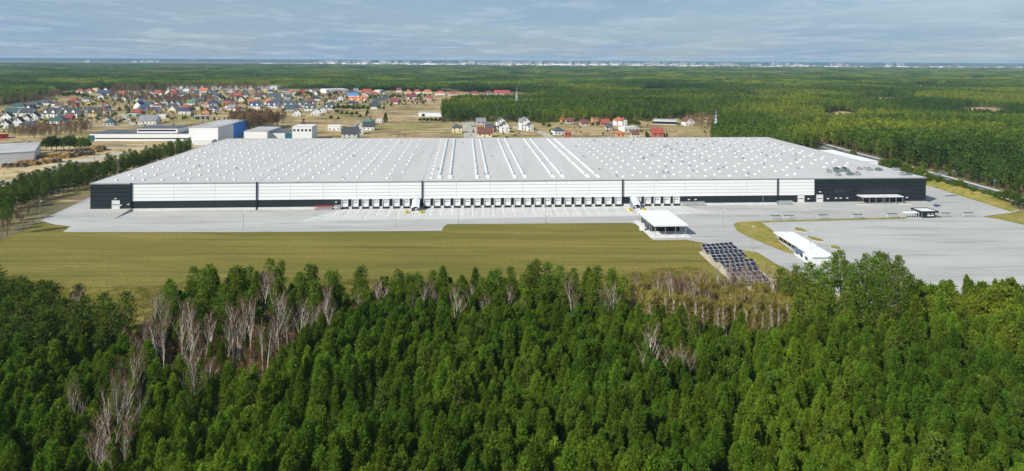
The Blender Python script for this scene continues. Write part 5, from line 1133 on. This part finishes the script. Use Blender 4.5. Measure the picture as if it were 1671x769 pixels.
# --- bare birches: the belt, the clumps in the plantation, the thicket by the solar field
bz = [(205, 545), (215, 555), (232, 530), (246, 548), (258, 536), (265, 520), (270, 548), (296, 518), (305, 514), (318, 528), (300, 540), (336, 525), (345, 518), (372, 534), (380, 522), (392, 512), (400, 514), (408, 520), (388, 540), (430, 536), (436, 545), (350, 590), (318, 606), (216, 610), (222, 598), (310, 560), (470, 508), (480, 503), (490, 508), (500, 500), (508, 506), (518, 503), (528, 498), (540, 504), (460, 520), (452, 512), (515, 515), (430, 468), (438, 460), (448, 470), (255, 488), (262, 495), (188, 515), (90, 670), (125, 668), (195, 652), (205, 646), (225, 642), (185, 690), (200, 700), (170, 735), (210, 660), (155, 725), (590, 478), (612, 470), (622, 474), (680, 478), (690, 470), (705, 465), (712, 470), (745, 485), (770, 470), (790, 480), (830, 475), (848, 480), (935, 478), (990, 488), (1000, 482), (985, 480), (1058, 580), (1084, 579), (1108, 581), (1130, 576), (65, 505), (120, 500), (30, 530)]
for i, (px, py) in enumerate(bz):
    zt = 11.5; p = G(px, py, zt); k = trng.randrange(6)
    where = 'in the clump at the lower edge of the pines' if px < 240 and py > 600 else 'in the loose belt between field and pines' if px < 560 and py > 480 else 'in the small brown clump among the young pines' if py > 560 else 'between the pines along the field edge'
    tree('birch_tree', p, BT[k], BC[k], 12.0 / 12.5 * trng.uniform(0.8, 1.15), trng.uniform(0, 6.28), f'bare white-stemmed birch {where}', 'birch tree', f'birches {where}')
for i in range(44):
    px = 1040 + 245 * trng.random(); py = (458 if px < 1180 else 444) + 25 * trng.random()
    p = G(px, py, 11); k = trng.randrange(6)
    tree('slender_birch_tree', p, BT[k], BC[k], trng.uniform(0.62, 0.8), trng.uniform(0, 6.28), 'slender bare birch in the thicket below the solar panels', 'birch tree', 'slender birches below the solar panels', 1.3)
TH_S = []
for k in range(3):
    a, b = bare_np(700 + k, 8.5, 26, 0.26, 1.1, 0.07, 14); V, Fc, I = join_np([(a, 0), (b, 1)]); TH_S.append(source('thicket_source', np_mesh('thicket_source', V, Fc, [M['birch'], M['reed']], I)))
pt = jgrid(gz(8, (1030, 462), (1100, 460), (1200, 474), (1290, 482), (1290, 516), (1040, 505)), 1.7, rs)
scatter('sapling_thicket', pt, rs.uniform(0.85, 1.35, len(pt)), rs.uniform(0, 6.28, len(pt)), rs.randint(0, 3, len(pt)), TH_S, 'olive-brown thicket of leafless saplings below the solar panels')
BR_S = []
for k in range(3):
    a, b = bare_np(720 + k, 6.0, 18, 0.7, 1.0, 0.10, 12); V, Fc, I = join_np([(a, 0), (b, 1)]); BR_S.append(source('scrub_source', np_mesh('scrub_source', V, Fc, [M['greybark'], M['brown']], I)))
sc1 = np.concatenate([jgrid(gz(4, (0, 545), (200, 545), (262, 520), (420, 500), (540, 500), (430, 612), (262, 598), (190, 552)), 2.6, rs), jgrid(gz(3, (1035, 570), (1145, 570), (1145, 604), (1035, 604)), 1.8, rs)])
scatter('undergrowth', sc1, rs.uniform(0.5, 1.0, len(sc1)), rs.uniform(0, 6.28, len(sc1)), rs.randint(0, 3, len(sc1)), BR_S, 'brown leafless undergrowth beneath the bare birches')
for px, py in ((1058, 452), (1066, 450), (1073, 455)):
    p = G(px, py, 9); tree('young_pine_tree', p, ME_YT, YC[px % 7], 0.95, 1.0, 'lone green pine rising above the brown sapling thicket', 'pine tree', 'lone pines above the thicket')
# --- pine row on the lumber-yard side of the warehouse
a, b = G(22, 343), G(318, 247); d = b - a; nrm = Vector((-d.y, d.x, 0)).normalized()
for r in range(6):
    for k in range(int(d.length / 4.5)):
        t = (k + trng.uniform(-0.35, 0.35)) * 4.5 / d.length; wd = 1.0 if t < 0.55 else 0.65
        p = a + d * t + nrm * (r * 4.6 * wd + trng.uniform(-1.4, 1.4)); kk = trng.randrange(5)
        if r > 3 and t > 0.42: continue
        if trng.random() < 0.9: tree('row_pine_tree', p, TT[kk], TR[kk], trng.uniform(0.50, 0.74), trng.uniform(0, 6.28), 'dark pine in the row between lumber yard and warehouse', 'pine tree', 'pine row beside the warehouse')
for px, py in ((5, 372), (-6, 365), (14, 362), (-15, 380), (2, 356), (-20, 350), (12, 384), (-30, 372)):
    p = G(px, py); kk = trng.randrange(5); tree('tall_pine_tree', p, TT[kk], TC[kk], trng.uniform(0.7, 0.95), trng.uniform(0, 6.28), 'pine at the picture edge outside the fence corner', 'pine tree', 'pines outside the fence corner')
# --- named single trees and groups in the village and along the road
def group_trees(spec, name, lib, trunk, label, cat, group, base_h, zs=1.0):
    for px, py, hpx in spec:
        p = G(px, py); h_ = hpx * M_px(p); k = trng.randrange(len(lib)); tree(name, p, trunk[k % len(trunk)] if trunk else None, lib[k], h_ / base_h, trng.uniform(0, 6.28), label, cat, group, zs)
group_trees([(a_, b_, c_ * 1.6) for a_, b_, c_ in [(75, 247, 15), (84, 247, 17), (92, 246, 14), (104, 245.5, 14), (113, 246, 17), (121, 246, 14), (130, 246, 13), (137, 246, 15), (142, 245, 11), (60, 247, 8), (48, 246, 10), (38, 247, 7)]], 'yard_tree', RC, [ME_RT], 'dark green tree in the clump between workshop and factory', 'tree', 'trees between workshop and factory', 8)
group_trees([(495, 219, 24)], 'round_brown_tree', BRC, BRT, 'large round leafless brown tree behind the cream block', 'tree', None, 11)
group_trees([(629, 199.5, 15)], 'spruce_tree', SP, [ME_YT], 'single dark pointed spruce beside the meadow house', 'spruce', None, 12)
group_trees([(600, 186, 9), (598, 190, 8), (1058, 226, 9), (1067, 226, 8), (1055, 224, 10), (1083, 226, 10), (1088, 228, 11)], 'spruce_tree', SP, [ME_YT], 'green spruce near the houses behind the warehouse', 'spruce', 'spruces near the houses', 12)
group_trees([(px, py, hh) for px, py, hh in ((545, 181, 9), (552, 180, 10), (560, 181, 11), (568, 181, 11), (576, 182, 11), (584, 182, 10), (592, 181, 10), (600, 181, 9), (550, 187, 9), (558, 189, 9), (566, 190, 10), (574, 191, 10), (582, 190, 9), (540, 196, 8), (552, 197, 7), (588, 193, 7), (606, 177, 8), (618, 180, 8), (626, 180, 7))], 'grove_tree', RC, [ME_RT], 'round evergreen in the grove above the green meadow', 'tree', 'grove above the green meadow', 8)
group_trees([(686, 200, 8), (692, 200, 9), (698, 200.5, 9), (704, 200.5, 9), (711, 200.5, 9), (718, 200.5, 9), (724, 201, 8)], 'hedge_tree', RC, [ME_RT], 'green bush in the clump at the meadow end by the woods', 'bush', 'bushes at the meadow end', 8)
group_trees([(696, 219, 5), (721, 220, 6), (652, 226, 8), (662, 226, 8), (648, 227, 6), (575, 214, 5), (945, 213, 5), (835, 222, 5), (842, 224, 6), (998, 226, 5), (990, 226, 5), (1003, 226, 5)], 'shrub', BRC, BRT, 'rounded brown shrub on the dry meadow behind the roof ridge', 'shrub', 'shrubs on the dry meadow', 11, 0.7)
group_trees([(887, 208, 10), (893, 204, 10), (881, 204, 9), (896, 210, 9), (1028, 207, 12), (1035, 207, 13), (1041, 208, 11), (967, 207, 8), (976, 207, 9), (900, 222, 7), (898, 218, 7), (1046, 218, 7)], 'orchard_tree', RC, [ME_RT], 'round green tree among the red-roofed houses on the slope', 'tree', 'trees among the red-roofed houses', 8)
group_trees([(340, 197, 6), (350, 197, 7), (358, 198, 6), (366, 198, 7), (372, 196, 6), (368, 168, 9), (374, 168, 9), (380, 167, 8), (388, 166, 8), (402, 171, 8), (366, 174, 6), (366, 163, 6)], 'hedge_tree', SP, [ME_YT], 'dark green conifer in the hedge at the village edge', 'tree', 'conifers at the village edge', 12)
group_trees([(484, 160, 9), (490, 158, 8), (503, 157, 9), (508, 158, 8), (538, 160, 9), (548, 157, 9), (604, 164, 9), (612, 163, 9), (620, 165, 8), (640, 162, 9), (650, 163, 9), (684, 162, 9), (690, 172, 8), (98, 158, 9), (105, 160, 10), (112, 160, 11), (120, 159, 11), (128, 160, 11), (136, 162, 11), (142, 162, 10), (150, 163, 8), (76, 166, 5), (84, 165, 5), (92, 166, 5), (180, 158, 5), (225, 147, 9), (265, 151, 9), (290, 155, 6), (128, 172, 4), (136, 173, 4), (148, 172, 4), (155, 171, 4)], 'village_tree', RC, [ME_RT], 'green tree between the village houses', 'tree', 'green trees between the houses', 8)
group_trees([(188, 189, 9), (182, 190, 7), (196, 196, 7), (205, 184, 11), (212, 181, 9), (190, 200, 8), (128, 200, 8), (136, 202, 7), (122, 203, 6), (156, 202, 6), (150, 200, 8), (198, 200, 9), (105, 205, 4), (268, 203, 5), (262, 202, 6), (276, 203, 6), (288, 198, 7), (245, 182, 5), (271, 184, 6), (276, 190, 5), (283, 186, 6), (313, 190, 6), (318, 186, 5), (224, 213, 5), (233, 213, 6), (246, 214, 6), (240, 214, 5), (291, 217, 6), (286, 216, 5)], 'garden_tree', BRC, BRT, 'leafless brown garden tree among the village houses', 'tree', 'bare garden trees', 11)
group_trees([(a_, b_, c_ * 1.4) for a_, b_, c_ in [(1441, 278, 15), (1452, 280, 16), (1462, 282, 16), (1472, 284, 14), (1447, 283, 12), (1489, 291, 14), (1498, 294, 16), (1508, 296, 15), (1519, 299, 13), (1527, 300, 11), (1556, 308, 12), (1566, 310, 13), (1574, 312, 11), (1582, 315, 9), (1590, 317, 10), (1600, 319, 7), (1638, 330, 14), (1648, 333, 18), (1658, 337, 18), (1668, 342, 15), (1392, 257, 10), (1363, 244, 3), (1480, 287, 15), (1512, 300, 14), (1534, 303, 12), (1541, 304, 10), (1466, 279, 15), (1457, 277, 14), (1503, 291, 15), (1550, 306, 9), (1606, 321, 9), (1615, 323, 10), (1628, 327, 12)]], 'roadside_shrub', RC, [ME_RT], 'bushy green shrub between the main road and the grassy bank', 'shrub', 'shrubs along the main road', 8)
bw = jgrid([G(*p) for p in ((378, 214), (392, 222), (440, 214), (472, 203), (468, 196), (430, 196), (395, 200), (376, 206))], 6.5, rs)
for x, y in bw[:90]:
    k = trng.randrange(4); tree('bare_wood_tree', (x, y), BRT[k], BRC[k], trng.uniform(1.3, 1.75), trng.uniform(0, 6.28), 'leafless red-brown tree in the small wood behind the blue hall', 'tree', 'leafless wood behind the blue hall')

# --- far woods: masses of trees, scattered over the ground
BIG, BIGC, BIGT = [], [], []
for k in range(4):
    (V, Fc), limbs = tall_crown(800 + k, 17, 2.7, [0.26, 0.18, 0.32, 0.22][k], 18, 9, 1.7, 0.8); tv, tf = tube_np([(0, 0, -0.1), (0, 0, 8), (0, 0, 16)], [0.22, 0.16, 0.05], 4)
    BIGC.append(np_mesh('crown', V, Fc, [M['wood_far']])); BIGT.append(np_mesh('trunk', tv, tf, [M['bark']]))
    JV, JF, I = join_np([((V, Fc), 0), ((tv, tf), 1)]); BIG.append(source('wood_source', np_mesh('wood_source', JV, JF, [M['wood_far'], M['bark']], I)))
PAT = []
for k in range(3):
    r2 = np.random.RandomState(900 + k); VV, FF, o_ = [], [], 0
    for i in range(64):
        x, y = (i % 8 - 3.5) * 4.6 + r2.uniform(-2, 2), (i // 8 - 3.5) * 4.6 + r2.uniform(-2, 2); h_ = r2.uniform(12, 18); rd_ = r2.uniform(1.8, 2.9); n = 12
        off = unit(r2.normal(size=(n, 3))) * np.array([rd_, rd_, 3.6]) * 0.75; P = np.array([x, y, h_ - 4.6]) + off; D = unit(off / np.array([1, 1, 2]) + np.array([0, 0, 0.8]) + r2.normal(size=(n, 3)) * 0.4)
        V, Fc = cards(r2, P, D, r2.uniform(2.2, 3.6, n), r2.uniform(1.3, 2.0, n)); VV.append(V); FF.append(Fc + o_); o_ += len(V)
    PAT.append(source('canopy_source', np_mesh('canopy_source', np.concatenate(VV), np.concatenate(FF), [M['wood_far']])))
def mass(name, poly, step, label, src, s0=0.8, s1=1.15, drop=0.03, holes=(), jit=0.42, z=0.0, rides=None, stand=0.0, single=None):
    P = jgrid(poly, step, rs, jit); k = rs.rand(len(P)) > drop
    for h_ in holes: k &= ~inside(h_, P[:, 0], P[:, 1])
    P = P[k]; pr = (P[:, 0] / np.maximum(P[:, 1], 1)); P = P[np.abs(pr) < 0.92]
    if rides:
        L_, w_ = rides; c_, s_ = math.cos(0.35), math.sin(0.35); a = P[:, 0] * c_ + P[:, 1] * s_ + 60 * lump(P[:, 0], P[:, 1], 900, 3); b = -P[:, 0] * s_ + P[:, 1] * c_ + 60 * lump(P[:, 0], P[:, 1], 900, 4)
        P = P[((a % L_) > w_) & ((b % (L_ * 1.2)) > w_)]
    sc_ = rs.uniform(s0, s1, len(P))
    if stand: sc_ = sc_ * (1 - stand + 2 * stand * np.clip((lump(P[:, 0], P[:, 1], 170, 7) - 0.5) * 1.6 + 0.5, 0, 1))
    vi_, rz_ = rs.randint(0, len(src), len(P)), rs.uniform(0, 6.28, len(P))
    if single:                                        # the trees that show largest stand as things of their own
        n_, nm_, lb_, gr_ = single
        pj_ = np.array([proj(x, y, 10.0) for x, y in P]); ok = (pj_[:, 0] > 4) & (pj_[:, 0] < 1667) & (pj_[:, 1] > 0)
        od = np.argsort(np.where(ok, P[:, 1], 1e9))[:n_]; k = np.ones(len(P), bool); k[od] = False
        for i in od: tree(nm_, P[i], BIGT[vi_[i]], BIGC[vi_[i]], float(sc_[i]), float(rz_[i]), lb_, 'pine tree', gr_)
        P, sc_, vi_, rz_ = P[k], sc_[k], vi_[k], rz_[k]
    return scatter(name, P, sc_, rz_, vi_, src, label, z)
ell = lambda px, py, a, b: [G(px + a * math.cos(t * 0.524), py + b * math.sin(t * 0.524)) for t in range(12)]
clear = [ell(1372, 193, 30, 11), ell(1130, 196, 40, 4), ell(1250, 163, 40, 6.5), ell(940, 143, 34, 5.0), ell(620, 125, 50, 3.2), ell(1440, 166, 60, 7), ell(1080, 151, 36, 5.5), ell(1600, 184, 50, 9), ell(1500, 143, 55, 4.6), ell(1190, 137, 44, 4.2), ell(1610, 131, 50, 3.4), ell(150, 131, 55, 3.2), ell(450, 135, 40, 3.6), ell(1290, 124, 60, 2.8), ell(850, 124, 50, 2.8)]
for i, c in enumerate(clear): sheet('clearing', c, 0.05, M['sand'] if i in (0, 1) else M['meadow'])
east = [G(*p) for p in ((1345, 235), (1405, 250), (1475, 268.5), (1550, 288), (1612, 305), (1690, 326), (1800, 358), (2100, 430), (2300, 330), (2100, 230), (1671, 196), (1420, 176), (1350, 188), (1330, 214))]
mass('east_forest', east, 4.3, 'pine forest on the far side of the main road', BIG, 0.5, 0.95, 0.14, [clear[0]], rides=(230, 12), stand=0.22, single=(220, 'forest_pine_tree', 'pine at the front of the forest across the main road', 'front pines of the forest across the road'))
small = [G(*p) for p in ((1165, 208), (1200, 196), (1260, 192), (1330, 222), (1336, 236), (1325, 246), (1250, 248), (1168, 246), (1160, 232))]
mass('near_wood', small, 3.6, 'dense green wood just behind the far corner of the warehouse', BIG, 0.55, 0.82, 0.02)
mid = [G(*p) for p in ((722, 199), (722, 178), (760, 164), (870, 160), (950, 140), (1700, 150), (2000, 165), (1700, 197), (1420, 177), (1352, 188), (1330, 214), (1262, 192), (1200, 190), (1165, 196), (1060, 197), (1000, 199), (880, 200))]
mass('north_forest', mid, 4.8, 'broad pine forest stretching behind the meadow houses', BIG, 0.48, 0.92, 0.06, clear, rides=(300, 16), stand=0.26)
far = [G(*p) for p in ((-700, 196), (-250, 178), (-60, 176), (0, 172), (50, 163), (105, 151), (200, 146.5), (330, 145), (450, 145), (600, 147), (680, 149.5), (760, 151), (860, 152), (900, 160), (960, 140), (1690, 150), (2300, 165), (2300, 128), (1671, 121), (835, 116), (0, 112), (-700, 107))]
mass('far_forest', far, 22, 'endless pine forest beyond the village', PAT, 0.75, 1.0, 0.02, clear, 0.3, rides=(420, 34), stand=0.28)
far2 = [G(*p) for p in ((-700, 107), (0, 112), (835, 116.4), (1671, 121), (2300, 128), (2300, 117.6), (1671, 114.4), (835, 109.8), (0, 105.2), (-700, 101.5))]
mass('distant_forest', far2, 34, 'hazy forest below the distant town', PAT, 0.95, 1.35, 0.02, (), 0.3, rides=(800, 40), stand=0.2)
far3 = [G(*p) for p in ((-400, 97.6), (0, 99.8), (835, 104.2), (1671, 109), (2100, 111.5), (2100, 110), (1671, 107), (835, 102.6), (0, 98.2), (-400, 96))]
mass('skyline_forest', far3, 120, 'bluish forest on the skyline beyond the town', PAT, 3.0, 3.8, 0.02, (), 0.3)
for poly, nm, lb, st, s0 in (([(0, 222), (60, 210), (140, 206), (150, 214), (130, 224), (60, 228)], 'scrub', 'red-brown leafless scrub before the estate', 7, 0.9), ([(0, 176), (60, 168), (100, 160), (110, 155), (60, 160), (0, 168)], 'bare_thicket', 'grey leafless thicket at the left forest edge', 12, 1.5), ([(180, 160), (340, 163), (360, 166), (330, 172), (230, 168), (180, 164)], 'bare_grove', 'leafless brown grove running through the far village', 11, 1.1), ([(180, 150), (330, 147), (440, 147), (440, 150), (300, 150), (180, 156)], 'bare_belt', 'leafless trees along the far village edge', 13, 1.7), ([(375, 195), (420, 190), (470, 196), (440, 201), (380, 204)], 'scrub', 'brown scrub around the leafless wood', 8, 0.9), ([(1120, 204), (1170, 200), (1172, 215), (1140, 212)], 'bare_thicket', 'grey leafless thicket beside the farmhouse', 9, 1.2), ([(205, 215), (330, 207), (335, 212), (220, 218)], 'scrub', 'thin brown scrub on the meadow behind the factory', 14, 0.7), ([(10, 330), (60, 345), (20, 375), (-60, 400), (-60, 350)], 'scrub', 'straw-brown weeds outside the fence corner', 3.2, 0.35)):
    mass(nm, [G(*p) for p in poly], st, lb, BR_S, s0 * 1.0, s0 * 1.8, 0.15)
EDG = []
for k in range(3):
    V, Fc = round_crown(980 + k, 5.0, 2.2, 0.0, 22, 12, 0.9, 0.5); EDG.append(source('edge_source', np_mesh('edge_source', V, Fc, [M['broad']])))
mass('edge_undergrowth', [G(*p) for p in ((1345, 234), (1405, 249), (1475, 267.5), (1550, 287), (1612, 304), (1690, 325), (1800, 357), (1860, 357), (1720, 316), (1630, 294), (1550, 275), (1475, 258), (1400, 241), (1350, 229))], 5.0, 'low green and brown undergrowth along the forest edge by the road', EDG + BR_S[:2], 0.4, 1.1, 0.3, (), 0.48)
mass('edge_undergrowth', [G(*p) for p in ((722, 200.5), (880, 201.5), (1000, 201), (1165, 197.5), (1165, 196), (1000, 198.5), (880, 199), (722, 198))], 7.0, 'low undergrowth along the forest edge behind the meadow houses', EDG + BR_S[:2], 0.5, 1.3, 0.3, (), 0.48)
TUF = []
for k in range(3):
    r2 = np.random.RandomState(40 + k); n = 70; P = np.column_stack([r2.normal(size=n) * 0.9, r2.normal(size=n) * 0.9, np.zeros(n)]); D = unit(np.array([0, 0, 1.0]) + r2.normal(size=(n, 3)) * 0.5); V, Fc = cards(r2, P, D, r2.uniform(0.15, 0.5, n), 0.12); TUF.append(source('tuft_source', np_mesh('tuft_source', V, Fc, [M['reed'] if k else M['yellowg']])))
mass('rough_grass', [G(*p) for p in ((-200, 520), (-30, 440), (120, 470), (230, 470), (300, 462), (700, 456), (1020, 450), (1060, 440), (1140, 436), (1180, 470), (1200, 520), (560, 560), (200, 560))], 1.5, 'rough grass where the mown field meets the trees', TUF, 0.5, 1.3, 0.35, (), 0.5)
GS = []
for k in range(3):
    V, Fc = round_crown(960 + k, 3.4, 1.7, 0.0, 14, 10, 0.9, 0.6); GS.append(source('garden_source', np_mesh('garden_source', V, Fc, [M['broad']])))
vill = [G(*p) for p in ((-60, 200), (0, 184), (100, 172), (180, 152), (330, 149), (560, 152), (700, 154), (716, 168), (640, 176), (540, 178), (460, 176), (370, 186), (300, 200), (150, 208), (-60, 215))]
mass('garden_shrubs', vill, 17, 'low green garden shrubs between the village houses', GS, 0.5, 1.5, 0.35, (), 0.48)
mass('garden_thicket', vill, 15, 'leafless brown garden growth between the village houses', BR_S, 0.35, 0.95, 0.35, (), 0.48)
est = [G(*p) for p in ((735, 204), (890, 203), (1060, 203), (1160, 206), (1160, 228), (735, 228))]
mass('meadow_shrubs', est, 16, 'scattered shrubs around the houses behind the roof ridge', GS + BR_S[:2], 0.3, 0.8, 0.55, (), 0.48)
yardp = [G(*p) for p in ((-60, 262), (60, 246), (300, 238), (200, 285), (0, 345), (-60, 345))]
mass('yard_weeds', yardp, 9, 'dry brown weeds over the sandy lumber yard', BR_S, 0.12, 0.4, 0.5, (), 0.48)
# ------------------------------------------------------------------ haze
q = MB(); q.box(-57000, 57000, -2000, 57000, -1.5, 92.0)
hz = bpy.data.materials.new('haze'); hz.use_nodes = True; t = hz.node_tree; t.nodes.clear()
ho = t.nodes.new('ShaderNodeOutputMaterial'); hv = t.nodes.new('ShaderNodeVolumePrincipled')
hv.inputs['Color'].default_value = (0.48, 0.72, 1.0, 1); hv.inputs['Density'].default_value = 4.4e-5; hv.inputs['Anisotropy'].default_value = 0.0
t.links.new(hv.outputs[0], ho.inputs['Volume'])
tag(q.build('haze', hz), 'thin blue haze over the far forest', None, None, 'stuff')
